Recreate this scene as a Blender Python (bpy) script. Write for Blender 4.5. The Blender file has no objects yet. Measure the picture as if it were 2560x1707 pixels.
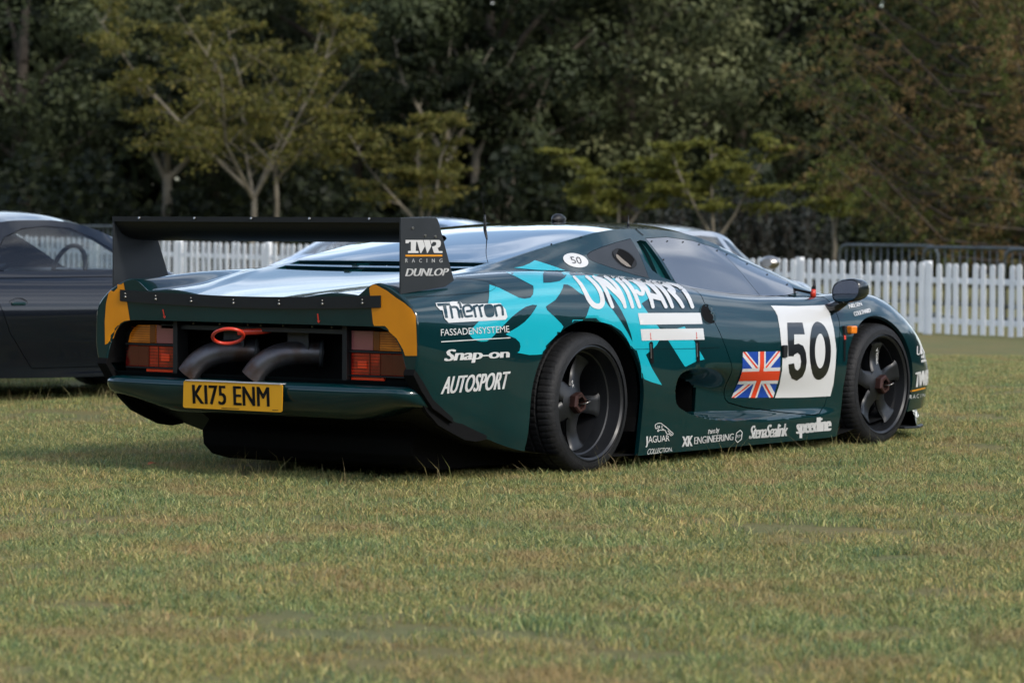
import bpy, bmesh, math, random
import numpy as np
from mathutils import Vector, Matrix
from mathutils.bvhtree import BVHTree
from mathutils.geometry import delaunay_2d_cdt

# ------------------------------------------------------------------ camera, sky, sun, exposure
SC = bpy.context.scene
COL = SC.collection
TH = math.radians(40.72)                       # angle between the race car's long axis and the lens axis
FPX, PW, PH, HORIZON, PPX = 9060.0, 2560.0, 1707.0, 507.0, 450.0   # focal length and principal point in photo pixels (the photo is an off-centre crop)
VD = Vector((math.cos(TH), math.sin(TH), 0)); RD = Vector((math.sin(TH), -math.cos(TH), 0)); UPV = Vector((0, 0, 1))
CAMP = Vector((-13.88, -10.342, 1.25))
PITCH = math.atan((PH / 2 - HORIZON) / FPX)
FWD = VD * math.cos(PITCH) - UPV * math.sin(PITCH); CUP = UPV * math.cos(PITCH) + VD * math.sin(PITCH)
cam_d = bpy.data.cameras.new('camera'); cam = bpy.data.objects.new('camera', cam_d); COL.objects.link(cam)
rot = Matrix((RD, CUP, -FWD)).transposed()
cam.matrix_world = Matrix.Translation(CAMP) @ rot.to_4x4()
cam_d.sensor_width = 36; cam_d.lens = FPX / PW * 36; cam_d.shift_x = (PW / 2 - PPX) / PW; cam_d.clip_end = 2000
cam_d.dof.use_dof = True; cam_d.dof.focus_distance = 16.3; cam_d.dof.aperture_fstop = 5.0
SC.camera = cam

SUN_AZ = Vector((-0.22, -1.0, 0)).normalized(); SUN_EL = math.radians(36)
sun_dir = SUN_AZ * math.cos(SUN_EL) + UPV * math.sin(SUN_EL)
SC.world = bpy.data.worlds.new('World'); SC.world.use_nodes = True
wn = SC.world.node_tree; wn.nodes.clear()
def wnode(t, **k):
    n = wn.nodes.new(t)
    for a, b in k.items(): setattr(n, a, b)
    return n
sky = wnode('ShaderNodeTexSky', sky_type='NISHITA', sun_disc=False, sun_elevation=SUN_EL,
            sun_rotation=math.atan2(SUN_AZ.x, SUN_AZ.y), air_density=1.0, dust_density=1.2, ozone_density=1.2)
wtc = wnode('ShaderNodeTexCoord'); wmp = wnode('ShaderNodeMapping'); wmp.inputs['Scale'].default_value = (1, 1, 2.6); wmp.inputs['Location'].default_value = (4.71, 6.67, 2.01)
wno = wnode('ShaderNodeTexNoise'); wno.inputs['Scale'].default_value = 3.2; wno.inputs['Detail'].default_value = 7; wno.inputs['Roughness'].default_value = 0.56
wrp = wnode('ShaderNodeValToRGB'); wrp.color_ramp.elements[0].position = 0.46; wrp.color_ramp.elements[1].position = 0.72
wmx = wnode('ShaderNodeMixRGB')
whs = wnode('ShaderNodeHueSaturation'); whs.inputs['Saturation'].default_value = .22; whs.inputs['Value'].default_value = 2.4   # cloud: whitened, brighter sky light
wad = wnode('ShaderNodeMixRGB'); wad.blend_type = 'ADD'; wad.inputs[0].default_value = 1; wad.inputs[2].default_value = (1.0, 1.05, 1.15, 1)
wbg = wnode('ShaderNodeBackground'); wbg.inputs['Strength'].default_value = 0.15
wout = wnode('ShaderNodeOutputWorld')
L = wn.links.new
L(wtc.outputs['Generated'], wmp.inputs[0]); L(wmp.outputs[0], wno.inputs['Vector']); L(wno.outputs[0], wrp.inputs[0])
L(sky.outputs[0], whs.inputs['Color']); L(whs.outputs[0], wad.inputs[1])
L(wrp.outputs[0], wmx.inputs[0]); L(sky.outputs[0], wmx.inputs[1]); L(wad.outputs[0], wmx.inputs[2]); L(wmx.outputs[0], wbg.inputs[0]); L(wbg.outputs[0], wout.inputs[0])
sun_d = bpy.data.lights.new('sun', 'SUN'); sun_d.energy = 1.5; sun_d.angle = math.radians(8); sun_d.color = (1.0, 0.93, 0.82)
sun = bpy.data.objects.new('sun', sun_d); COL.objects.link(sun)
sun.rotation_euler = sun_dir.to_track_quat('Z', 'Y').to_euler(); sun.location = (0, -20, 20)
SC.view_settings.view_transform = 'Standard'; SC.view_settings.look = 'None'; SC.view_settings.gamma = 1
SC.view_settings.exposure = 0.5; SC.view_settings.use_curve_mapping = False
SC.cycles.use_denoising = True; SC.cycles.max_bounces = 8; SC.cycles.transparent_max_bounces = 12

def pix_ray(px, py):
    return (FWD * FPX + RD * (px - PPX) - CUP * (py - PH / 2)).normalized()
def at_depth(px, py, dep):                      # point at a ground distance 'dep' from the camera, along the sight line
    d = pix_ray(px, py); return CAMP + d * (dep / d.dot(VD))
def ground_xy(dep, lat):                        # ground coordinates: distance ahead of the camera, metres to the right
    p = CAMP + VD * dep + RD * lat; return p.x, p.y

# ------------------------------------------------------------------ helpers
def obj(name, me, mat=None, parent=None, loc=None):
    if isinstance(me, bmesh.types.BMesh):
        b = me; me = bpy.data.meshes.new(name); b.to_mesh(me); b.free()
    o = bpy.data.objects.new(name, me); COL.objects.link(o)
    if mat is not None:
        for m in (mat if isinstance(mat, (list, tuple)) else [mat]): me.materials.append(m)
    if parent is not None: o.parent = parent
    if loc is not None: o.location = loc
    return o
def empty(name, loc=(0, 0, 0), rz=0, parent=None):
    o = bpy.data.objects.new(name, None); COL.objects.link(o); o.location = loc; o.rotation_euler[2] = rz; o.empty_display_size = .2
    if parent: o.parent = parent
    return o
def tag(o, label=None, cat=None, group=None, kind=None):
    if label: o['label'] = label
    if cat: o['category'] = cat
    if group: o['group'] = group
    if kind: o['kind'] = kind
    return o
def smooth(me, ang=None):
    for p in me.polygons: p.use_smooth = True
    if ang is not None:
        b = bmesh.new(); b.from_mesh(me); c = math.radians(ang)
        for e in b.edges:
            if len(e.link_faces) == 2 and e.calc_face_angle(0) > c: e.smooth = False
        b.to_mesh(me); b.free()
    return me
def mesh(name, v, f, sm=False, ang=None):
    me = bpy.data.meshes.new(name); me.from_pydata([tuple(p) for p in v], [], f); me.update()
    if sm: smooth(me, ang)
    return me
def add_box(bm, c, s, bev=0, rot=None):
    r = bmesh.ops.create_cube(bm, size=1)
    M = Matrix.Translation(c) @ (rot.to_4x4() if rot else Matrix()) @ Matrix.Diagonal((*s, 1))
    bmesh.ops.transform(bm, matrix=M, verts=r['verts'])
    if bev:
        es = list({e for v in r['verts'] for e in v.link_edges})
        bmesh.ops.bevel(bm, geom=es, offset=bev, segments=2, affect='EDGES', profile=.5)
def box(name, c, s, mat, parent=None, bev=0, rot=None):
    bm = bmesh.new(); add_box(bm, c, s, bev, rot); return obj(name, bm, mat, parent)
def tube_bm(bm, pts, rad, n=8, cap=True):
    pts = [Vector(p) for p in pts]; rs = rad if isinstance(rad, (list, tuple)) else [rad] * len(pts); rings = []
    ref = Vector((0.13, 0.21, 0.97))
    for i, p in enumerate(pts):
        t = (pts[min(i + 1, len(pts) - 1)] - pts[max(i - 1, 0)]).normalized()
        a = t.cross(ref)
        if a.length < 1e-3: a = t.cross(Vector((1, 0, 0)))
        a.normalize(); b = t.cross(a).normalized()
        rings.append([bm.verts.new(p + (a * math.cos(k * 2 * math.pi / n) + b * math.sin(k * 2 * math.pi / n)) * rs[i]) for k in range(n)])
    for i in range(len(rings) - 1):
        for k in range(n): bm.faces.new((rings[i][k], rings[i][(k + 1) % n], rings[i + 1][(k + 1) % n], rings[i + 1][k])).smooth = True
    if cap:
        bm.faces.new(rings[0][::-1]); bm.faces.new(rings[-1])
def tube(name, pts, rad, mat, parent=None, n=8, cap=True):
    bm = bmesh.new(); tube_bm(bm, pts, rad, n, cap); bmesh.ops.recalc_face_normals(bm, faces=bm.faces); return obj(name, bm, mat, parent)
def prism_bm(bm, poly, a, b, fn):               # polygon in 2-D extruded between a and b; fn(u, v, w) -> point
    A = [bm.verts.new(fn(u, v, a)) for u, v in poly]; B = [bm.verts.new(fn(u, v, b)) for u, v in poly]
    bm.faces.new(A[::-1]); bm.faces.new(B); n = len(poly)
    for i in range(n): bm.faces.new((A[i], A[(i + 1) % n], B[(i + 1) % n], B[i]))
def prism(name, poly, a, b, fn, mat, parent=None, bev=0):
    bm = bmesh.new(); prism_bm(bm, poly, a, b, fn); bmesh.ops.recalc_face_normals(bm, faces=bm.faces)
    if bev: bmesh.ops.bevel(bm, geom=list(bm.edges), offset=bev, segments=2, affect='EDGES', profile=.5, clamp_overlap=True)
    return obj(name, bm, mat, parent)
def lathe(name, prof, n, mat, parent=None, mod=None, ang=None, axis='y', sm=True):
    """prof: list of (r, h); spun round 'axis'."""
    v, f = [], []
    for j in range(n):
        t = 2 * math.pi * j / n
        for i, (r, h) in enumerate(prof):
            rr = r + (mod(i, j) if mod else 0)
            c, s = rr * math.cos(t), rr * math.sin(t)
            v.append((c, h, s) if axis == 'y' else ((c, s, h) if axis == 'z' else (h, c, s)))
    m = len(prof)
    for j in range(n):
        for i in range(m - 1):
            f.append((j * m + i, j * m + i + 1, ((j + 1) % n) * m + i + 1, ((j + 1) % n) * m + i))
    bm = bmesh.new(); me = mesh(name, v, f); bm.from_mesh(me); bmesh.ops.remove_doubles(bm, verts=bm.verts, dist=1e-6)
    bmesh.ops.recalc_face_normals(bm, faces=bm.faces); bm.to_mesh(me); bm.free()
    if sm: smooth(me, ang)
    return obj(name, me, mat, parent)
def smoothstep(a, b, x):
    t = np.clip((np.asarray(x, float) - a) / (b - a), 0, 1); return t * t * (3 - 2 * t)

# ------------------------------------------------------------------ materials
def mat(name, col=(.5, .5, .5), rough=.5, metal=0, coat=0, coat_r=.03, spec=.5, emis=None, noise=None, bump=None, trans=0, alpha=1, ior=1.45):
    m = bpy.data.materials.new(name); m.use_nodes = True; nt = m.node_tree; p = nt.nodes['Principled BSDF']
    p.inputs['Base Color'].default_value = (*col, 1); p.inputs['Roughness'].default_value = rough; p.inputs['Metallic'].default_value = metal
    p.inputs['Coat Weight'].default_value = coat; p.inputs['Coat Roughness'].default_value = coat_r; p.inputs['Specular IOR Level'].default_value = spec
    p.inputs['Transmission Weight'].default_value = trans; p.inputs['IOR'].default_value = ior; p.inputs['Alpha'].default_value = alpha
    if emis: p.inputs['Emission Color'].default_value = (*emis[0], 1); p.inputs['Emission Strength'].default_value = emis[1]
    if noise:                                   # (colour2, scale, detail, lo, hi)
        c2, sc, de, lo, hi = noise
        tc = nt.nodes.new('ShaderNodeTexCoord'); n = nt.nodes.new('ShaderNodeTexNoise'); r = nt.nodes.new('ShaderNodeValToRGB')
        n.inputs['Scale'].default_value = sc; n.inputs['Detail'].default_value = de
        r.color_ramp.elements[0].position = lo; r.color_ramp.elements[1].position = hi
        r.color_ramp.elements[0].color = (*col, 1); r.color_ramp.elements[1].color = (*c2, 1)
        nt.links.new(tc.outputs['Object'], n.inputs['Vector']); nt.links.new(n.outputs[0], r.inputs[0]); nt.links.new(r.outputs[0], p.inputs['Base Color'])
    if bump:                                    # (scale, strength, detail)
        tc = nt.nodes.new('ShaderNodeTexCoord'); n = nt.nodes.new('ShaderNodeTexNoise'); b = nt.nodes.new('ShaderNodeBump')
        n.inputs['Scale'].default_value = bump[0]; n.inputs['Detail'].default_value = bump[2]; b.inputs['Strength'].default_value = bump[1]; b.inputs['Distance'].default_value = .01
        nt.links.new(tc.outputs['Object'], n.inputs['Vector']); nt.links.new(n.outputs[0], b.inputs['Height']); nt.links.new(b.outputs[0], p.inputs['Normal'])
    return m
M = {}
M['paint'] = mat('racing_green_paint', (.0006, .022, .025), .3, .0, 1.0, .006, .12, noise=((.0004, .017, .020), 2.2, 3, .35, .7))
M['teal'] = mat('turquoise_vinyl', (.003, .36, .44), .3, 0, .9, .02)
M['white'] = mat('white_vinyl', (.56, .56, .55), .35, 0, .6, .05)
M['ink'] = mat('black_vinyl', (.006, .006, .007), .3, 0, .7, .04)
M['yellow'] = mat('amber_yellow_vinyl', (.66, .235, .001), .4, 0, .4, .08, noise=((.56, .195, .001), 5, 3, .4, .7))
M['amber'] = mat('amber_line_vinyl', (.62, .25, .01), .4, 0, .4, .08)
M['red'] = mat('red_vinyl', (.55, .035, .015), .4, 0, .4, .08)
M['blue'] = mat('flag_blue_vinyl', (.004, .045, .28), .4, 0, .5, .06)
M['flagred'] = mat('flag_red_vinyl', (.62, .045, .012), .4, 0, .5, .06)
M['black'] = mat('satin_black_metal', (.006, .0065, .007), .48, 0, 0, .1, .5, bump=(60, .05, 3))
M['carbon'] = mat('dark_carbon_panel', (.015, .018, .021), .5, 0, .12, .3, noise=((.021, .024, .028), 8, 4, .3, .7))
M['void'] = mat('matt_black_cavity', (.004, .004, .0042), .85, spec=.15)
M['rubber'] = mat('tyre_rubber', (.011, .0115, .0125), .60, spec=.3, noise=((.018, .018, .019), 12, 5, .4, .75), bump=(90, .25, 4))
M['rim'] = mat('satin_grey_magnesium', (.011, .0125, .0145), .42, .2, .2, .3, noise=((.008, .009, .011), 14, 4, .35, .7))
M['rimlip'] = mat('dark_rim_metal', (.012, .013, .015), .42, .3, .2, .2)
M['bronze'] = mat('bronze_anodised_nut', (.065, .030, .025), .45, .5, noise=((.04, .02, .017), 30, 4, .4, .7))
M['steel'] = mat('bare_steel', (.42, .40, .37), .32, 1)
M['exhaust'] = mat('heat_stained_exhaust', (.095, .095, .105), .42, .8, noise=((.07, .045, .035), 9, 4, .42, .62), bump=(40, .08, 3))
M['winside'] = mat('polycarbonate_window', (.055, .058, .066), .10, 0, 1.0, .02, 1.0, ior=1.7, noise=((.085, .088, .098), 2.5, 3, .35, .7))
M['glassdark'] = mat('smoked_glass', (.012, .016, .019), .03, 0, 1.0, .01, .8)
M['roofblack'] = mat('gloss_black_roof', (.004, .010, .012), .12, 0, 1.0, .015)
M['lred'] = mat('red_lamp_lens', (.22, .005, .003), .12, 0, .9, .03, noise=((.62, .03, .008), 7, 2, .42, .62))
M['lbright'] = mat('red_reflector', (.80, .05, .012), .2, 0, .8, .03)
M['lamber'] = mat('amber_lamp_lens', (.36, .08, .006), .14, 0, .9, .03, noise=((.80, .24, .015), 7, 2, .40, .6))
M['lpink'] = mat('clear_pink_lens', (.26, .085, .085), .14, 0, .8, .03)
M['lreddark'] = mat('dark_red_lens', (.085, .004, .003), .12, 0, .9, .03)
M['lamberdark'] = mat('dark_amber_lens', (.16, .035, .004), .14, 0, .9, .03)
M['orange'] = mat('orange_lamp', (.75, .20, .012), .25, 0, .6, .05)
M['towred'] = mat('red_tow_hook', (.62, .045, .02), .35, 0, .4, .1)
M['plate'] = mat('yellow_reflective_plate', (.62, .30, .010), .35, 0, .3, .12)
M['darkteal'] = mat('recess_paint', (.002, .045, .05), .35, 0, .7, .06)
M['mirror'] = mat('mirror_glass', (.35, .37, .4), .04, 1)
# ------------------------------------------------------------------ lofted car shells
def pchip(xk, yk, x):
    xk = np.array(xk, float); yk = np.array(yk, float); h = np.diff(xk); d = np.diff(yk) / h; m = np.zeros_like(yk)
    for i in range(1, len(xk) - 1):
        if d[i - 1] * d[i] > 0:
            w1, w2 = 2 * h[i] + h[i - 1], h[i] + 2 * h[i - 1]; m[i] = (w1 + w2) / (w1 / d[i - 1] + w2 / d[i])
    m[0], m[-1] = d[0], d[-1]
    i = np.clip(np.searchsorted(xk, x) - 1, 0, len(h) - 1); t = (x - xk[i]) / h[i]
    return (2 * t**3 - 3 * t**2 + 1) * yk[i] + (t**3 - 2 * t**2 + t) * h[i] * m[i] + (-2 * t**3 + 3 * t**2) * yk[i + 1] + (t**3 - t**2) * h[i] * m[i + 1]
class Curve:                                    # smooth feature line: knots (x, w, z) -> w(x), z(x)
    def __init__(s, knots, sig=.055):
        k = np.array(knots, float); s.a, s.b = k[0, 0], k[-1, 0]
        n = int((s.b - s.a) / .005) + 1; s.x = np.linspace(s.a, s.b, n); s.v = []
        for c in (1, 2):
            y = pchip(k[:, 0], k[:, c], s.x)
            if sig:
                g = np.arange(-int(3 * sig / .005), int(3 * sig / .005) + 1); ker = np.exp(-.5 * (g * .005 / sig)**2); ker /= ker.sum()
                pad = len(g) // 2                   # odd reflection keeps the end values
                ye = np.concatenate([2 * y[0] - y[pad:0:-1], y, 2 * y[-1] - y[-2:-pad - 2:-1]]); y = np.convolve(ye, ker, 'valid')
            s.v.append(y)
    def __call__(s, x): return np.interp(x, s.x, s.v[0]), np.interp(x, s.x, s.v[1])
def catmull(P, per, _c=[0]):                            # centripetal-ish Catmull-Rom through P (n x 2), 'per' samples per span
    P = np.array(P, float); out = []
    E0 = 2 * P[0] - P[1]; E1 = 2 * P[-1] - P[-2]; Q = np.vstack([E0, P, E1])
    for i in range(1, len(Q) - 2):
        p0, p1, p2, p3 = Q[i - 1:i + 3]; np_ = per if isinstance(per, int) else per[i - 1]
        t0 = 0; t1 = t0 + max(np.linalg.norm(p1 - p0), 1e-6)**.5; t2 = t1 + max(np.linalg.norm(p2 - p1), 1e-6)**.5; t3 = t2 + max(np.linalg.norm(p3 - p2), 1e-6)**.5
        for t in np.linspace(t1, t2, np_, endpoint=False):
            A1 = (t1 - t) / (t1 - t0) * p0 + (t - t0) / (t1 - t0) * p1; A2 = (t2 - t) / (t2 - t1) * p1 + (t - t1) / (t2 - t1) * p2; A3 = (t3 - t) / (t3 - t2) * p2 + (t - t2) / (t3 - t2) * p3
            B1 = (t2 - t) / (t2 - t0) * A1 + (t - t0) / (t2 - t0) * A2; B2 = (t3 - t) / (t3 - t1) * A2 + (t - t1) / (t3 - t1) * A3
            out.append((t2 - t) / (t2 - t1) * B1 + (t - t1) / (t2 - t1) * B2)
    out.append(P[-1]); return np.array(out)
class Shell:
    """A car body as cross-sections along x: centre line, roof edge, waist, crest, flank and sill feature lines."""
    def __init__(s, C, crown=.28, bulge=.012, deform=None, per=11):
        s.C = {k: (v if isinstance(v, Curve) else Curve(v)) for k, v in C.items()}; s.crown, s.bulge, s.deform, s.per = crown, bulge, deform, per
    def half(s, x):
        g = lambda k: np.array([float(q) for q in s.C[k](x)])
        c, e, b = g('centre'), g('edge'), g('waist'); c[0] = 0
        top = catmull([(-.5 * e[0], c[1] - s.crown * (c[1] - e[1])), (0, c[1]), (.55 * e[0], c[1] - s.crown * (c[1] - e[1])), e], 8)[8:]
        d = b - e; nrm = np.array([-d[1], d[0]]); nrm = nrm / (np.linalg.norm(nrm) + 1e-9)
        side = catmull([e, e + .5 * d + nrm * s.bulge * min(1, np.linalg.norm(d) / .3), b], 6)
        low = catmull([b, g('crest'), g('shoulder'), g('flank'), g('lower'), g('sill')], s.per)
        P = np.vstack([top[:-1], side[:-1], low])
        return P                                # centre -> sill, columns (w, z)
    def build(s, xs):
        rows = []
        for x in xs:
            h = s.half(x)
            R = [(x, -w, z) for w, z in h[::-1]] + [(x, w, z) for w, z in h[1:]]
            rows.append(R)
        s.rows = np.array(rows); s.rows0 = s.rows
        if s.deform: s.rows = s.deform(s.rows)
        n = s.rows.shape[1]; v = s.rows.reshape(-1, 3); f = []
        for i in range(len(xs) - 1):
            for j in range(n - 1): f.append((i * n + j, (i + 1) * n + j, (i + 1) * n + j + 1, i * n + j + 1))
        return v, f
def clip_faces(bm, faces, planes):
    """cut faces by planes; return those inside all (normals point outwards)."""
    cur = list(faces)
    for co, no in planes:
        geom = list({x for f in cur for x in (*f.verts, *f.edges)}) + cur
        r = bmesh.ops.bisect_plane(bm, geom=geom, plane_co=co, plane_no=no, dist=1e-6)
        cur = [f for f in r['geom'] if isinstance(f, bmesh.types.BMFace) and (f.calc_center_median() - co).dot(no) < 0]
    return cur
def poly_planes(poly, ax='y', grow=0):
    """outward planes of a convex polygon given in (x, z) [ax y] or (x, y) [ax z]."""
    c = Vector((sum(p[0] for p in poly) / len(poly), sum(p[1] for p in poly) / len(poly))); out = []
    for i in range(len(poly)):
        a, b = Vector(poly[i]), Vector(poly[(i + 1) % len(poly)]); d = b - a; n = Vector((d.y, -d.x))
        if n.length < 1e-7: continue
        n.normalize()
        if n.dot(a - c) < 0: n = -n
        a = a + n * grow
        out.append((Vector((a.x, 0, a.y)), Vector((n.x, 0, n.y))) if ax == 'y' else (Vector((a.x, a.y, 0)), Vector((n.x, n.y, 0))))
    return out
def take(bm, faces, name, material, parent, depth=0, sgn=1):
    """move faces of bm into a mesh object of their own, the rim turned inwards by 'depth'."""
    nb = bmesh.new(); vm = {}
    for f in faces:
        vs = []
        for v in f.verts:
            if v not in vm: vm[v] = nb.verts.new(v.co)
            vs.append(vm[v])
        try: nb.faces.new(vs).smooth = True
        except ValueError: pass
    bmesh.ops.delete(bm, geom=faces, context='FACES')
    if depth: inset_rim(nb, depth)
    return obj(name, nb, material, parent)
def inset_rim(bm, depth, sel=None):
    bm.normal_update()
    es = [e for e in bm.edges if e.is_boundary and (sel is None or sel(e))]
    nrm = {v: v.normal.copy() for e in es for v in e.verts}
    r = bmesh.ops.extrude_edge_only(bm, edges=es)
    for v in [g for g in r['geom'] if isinstance(g, bmesh.types.BMVert)]:
        src = None
        for e in v.link_edges:
            o = e.other_vert(v)
            if o in nrm and (o.co - v.co).length < 1e-6: src = nrm[o]
        if src: v.co -= src * depth
    for e in es: e.smooth = False

# ------------------------------------------------------------------ the race car
# drawn up in drafting units (x, y, z) and scaled to true width and height at the end (bake_car)
SW, SZ = .927, .954
D_TH = math.radians(37.64); D_CAM = Vector((-14.09, -11.35, 1.31)); D_P = math.atan((PH / 2 - 507) / 9067.)
D_V = Vector((math.cos(D_TH), math.sin(D_TH), 0)); D_R = Vector((math.sin(D_TH), -math.cos(D_TH), 0))
D_F = D_V * math.cos(D_P) - UPV * math.sin(D_P); D_U = UPV * math.cos(D_P) + D_V * math.sin(D_P)
def d_ray(px, py): return (D_F * 9067. + D_R * (px - PW / 2) - D_U * (py - PH / 2)).normalized()
race = empty('race_car')
tag(race, 'dark green racing coupe with turquoise livery, number 50 and large rear wing', 'race car')
XT, XN = -1.37, 3.70
RC = dict(
    centre=[(-1.37, 0, .868), (-1.1, 0, .897), (-.7, 0, .95), (-.42, 0, 1.005), (-.2, 0, 1.06), (.1, 0, 1.125), (.45, 0, 1.182), (.75, 0, 1.205), (1.05, 0, 1.213), (1.4, 0, 1.205), (1.65, 0, 1.18), (2.0, 0, 1.07), (2.4, 0, .925), (2.65, 0, .835), (2.85, 0, .775), (3.1, 0, .70), (3.4, 0, .57), (3.6, 0, .43), (3.7, 0, .31)],
    edge=[(-1.37, .335, .876), (-1.0, .47, .918), (-.7, .585, .965), (-.45, .65, 1.002), (-.2, .645, 1.047), (.05, .63, 1.09), (.31, .615, 1.13), (.56, .60, 1.165), (.78, .585, 1.178), (1.0, .575, 1.175), (1.25, .575, 1.162), (1.5, .58, 1.122), (1.9, .603, 1.0), (2.3, .625, .888), (2.52, .635, .82), (2.7, .62, .79), (2.9, .58, .76), (3.1, .52, .70), (3.4, .38, .56), (3.6, .2, .42), (3.7, .025, .30)],
    waist=[(-1.37, .665, .888), (-1.1, .66, .905), (-.85, .68, .94), (-.6, .715, .972), (-.3, .735, .985), (0, .742, .982), (.4, .748, .957), (.75, .754, .93), (1.0, .758, .903), (1.2, .765, .872), (1.47, .768, .843), (1.82, .762, .823), (2.1, .74, .815), (2.4, .70, .812), (2.6, .69, .808), (2.8, .67, .79), (3.1, .60, .715), (3.4, .44, .565), (3.6, .24, .42), (3.7, .03, .30)],
    crest=[(-1.37, .775, .945), (-1.15, .80, .952), (-.8, .835, .968), (-.4, .85, .972), (0, .86, .962), (.4, .865, .925), (.8, .873, .868), (1.2, .88, .823), (1.7, .875, .797), (2.1, .86, .797), (2.45, .835, .818), (2.76, .815, .812), (2.95, .80, .765), (3.15, .72, .675), (3.4, .52, .53), (3.6, .28, .40), (3.7, .035, .29)],
    shoulder=[(-1.37, .985, .825), (-1.0, .972, .835), (-.5, .965, .845), (0, .968, .835), (.5, .962, .785), (1.0, .958, .72), (1.5, .955, .69), (2.1, .955, .69), (2.6, .958, .70), (2.9, .955, .655), (3.1, .918, .58), (3.3, .80, .49), (3.5, .52, .40), (3.63, .28, .335), (3.7, .04, .28)],
    flank=[(-1.37, 1.010, .68), (-1.0, 1.014, .62), (-.5, .992, .60), (0, 1.006, .58), (.5, 1.004, .51), (1.0, 1.0, .48), (1.5, .997, .465), (2.1, .997, .47), (2.6, 1.0, .50), (2.9, .992, .46), (3.1, .960, .41), (3.3, .868, .36), (3.5, .62, .32), (3.63, .34, .29), (3.7, .045, .26)],
    lower=[(-1.37, 1.003, .58), (-1.2, .998, .47), (-1.05, .992, .40), (-.81, .985, .31), (-.55, .985, .235), (-.2, .975, .24), (.2, .985, .24), (.6, .988, .21), (1.5, .988, .20), (2.1, .985, .20), (2.6, .985, .27), (2.9, .978, .26), (3.1, .945, .25), (3.3, .852, .245), (3.5, .60, .235), (3.63, .33, .225), (3.7, .045, .22)],
    sill=[(-1.37, .985, .53), (-1.31, .982, .475), (-1.24, .978, .40), (-1.05, .968, .30), (-.81, .955, .214), (-.56, .965, .145), (-.2, .955, .10), (.3, .968, .068), (1.0, .972, .068), (2.1, .968, .068), (2.6, .95, .12), (2.9, .955, .165), (3.1, .925, .175), (3.3, .835, .18), (3.5, .58, .18), (3.63, .32, .18), (3.7, .04, .18)])
RC['sill'] = Curve(RC['sill'], .03); RC['lower'] = Curve(RC['lower'], .04)
sc_top = lambda x: pchip([.655, .672, .70, .74, .82, 1.08, 1.5, 2.2], [.385, .432, .457, .471, .483, .49, .48, .45], x)
sc_bot = lambda x: pchip([.655, .672, .738, .854, 1.024, 1.26, 1.5, 2.2], [.375, .318, .278, .243, .216, .198, .19, .185], x)
sc_dep = lambda x: pchip([.655, .70, .80, 1.0, 1.3, 1.6, 1.95, 2.2], [.22, .22, .20, .145, .085, .05, .022, .0], x)
def scoop(rows):                                # side intake sunk into both flanks, fading out along the door
    x = rows[..., 0]; z = rows[..., 2]; w = np.abs(rows[..., 1])
    xc = np.clip(x, .655, 2.2); zt, zb = sc_top(xc), sc_bot(xc)
    m = smoothstep(0, 1, (z - zb) / (.022 + .03 * smoothstep(.7, 1.4, x))) * smoothstep(0, 1, (zt - z) / (.04 + .13 * smoothstep(.74, 1.25, x)))
    m = m * (x > .655) * (x < 2.2) * (w > .8) * smoothstep(.655, .675, x)
    rows = rows.copy(); rows[..., 1] -= np.sign(rows[..., 1]) * sc_dep(xc) * m
    return rows
shell = Shell(RC, crown=.25, bulge=.014, deform=scoop, per=[10, 12, 12, 46, 10])
xs = np.unique(np.round(np.concatenate([np.arange(XT, .60, .02), np.arange(.60, .65, .01), np.arange(.65, .76, .004), np.arange(.76, .80, .008), np.arange(.80, 1.0, .012), np.arange(1.0, 1.7, .018), np.arange(1.7, 3.5, .022), np.arange(3.5, 3.701, .0125)]), 4))
bv, bf = shell.build(xs)
ori = shell.rows0.reshape(-1, 3); sunk = np.abs(ori[:, 1]) - np.abs(bv[:, 1])      # the deep end of the side intake is open
bf = [f for f in bf if not (min(sunk[i] for i in f) > .135)]
bodymesh = mesh('tmp', bv, bf)
BODY_BVH = BVHTree.FromPolygons([Vector(p) for p in bv], bf)
def on_body(px, py, bvh=None):
    h = (bvh or BODY_BVH).ray_cast(D_CAM, d_ray(px, py)); return h[0], h[1]
bm = bmesh.new(); bm.from_mesh(bodymesh); bmesh.ops.recalc_face_normals(bm, faces=bm.faces)
for f in bm.faces: f.smooth = True
bm.normal_update()
if sum(f.normal.z for f in bm.faces if f.calc_center_median().z > .9) < 0: bmesh.ops.reverse_faces(bm, faces=bm.faces)
# crease the deck edge and waist lines
def side_faces(bm, sg, x0, x1, z0=-1, z1=2, w0=.45):
    out = []
    for f in bm.faces:
        c = f.verts[0].co
        if c.y * sg > w0 - .03 and x0 - .03 < c.x < x1 + .03 and z0 - .03 < c.z < z1 + .03: out.append(f)
    return out
def arch_poly(cx, cz, r, n=44, ax=1.0, drop=.6, back=0, fr=.985):
    p = [(cx + r * ax * math.cos(t), cz + r * math.sin(t)) for t in np.linspace(0, math.pi, n)]
    return p + [(cx - r * ax - back, cz - drop), (cx + r * ax * fr, cz - drop)]
REAR_ARCH = arch_poly(-.065, .345, .402, ax=1.13, back=.03); FRONT_ARCH = arch_poly(2.575, .33, .372, ax=.97, back=.15, fr=1.0)
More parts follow.
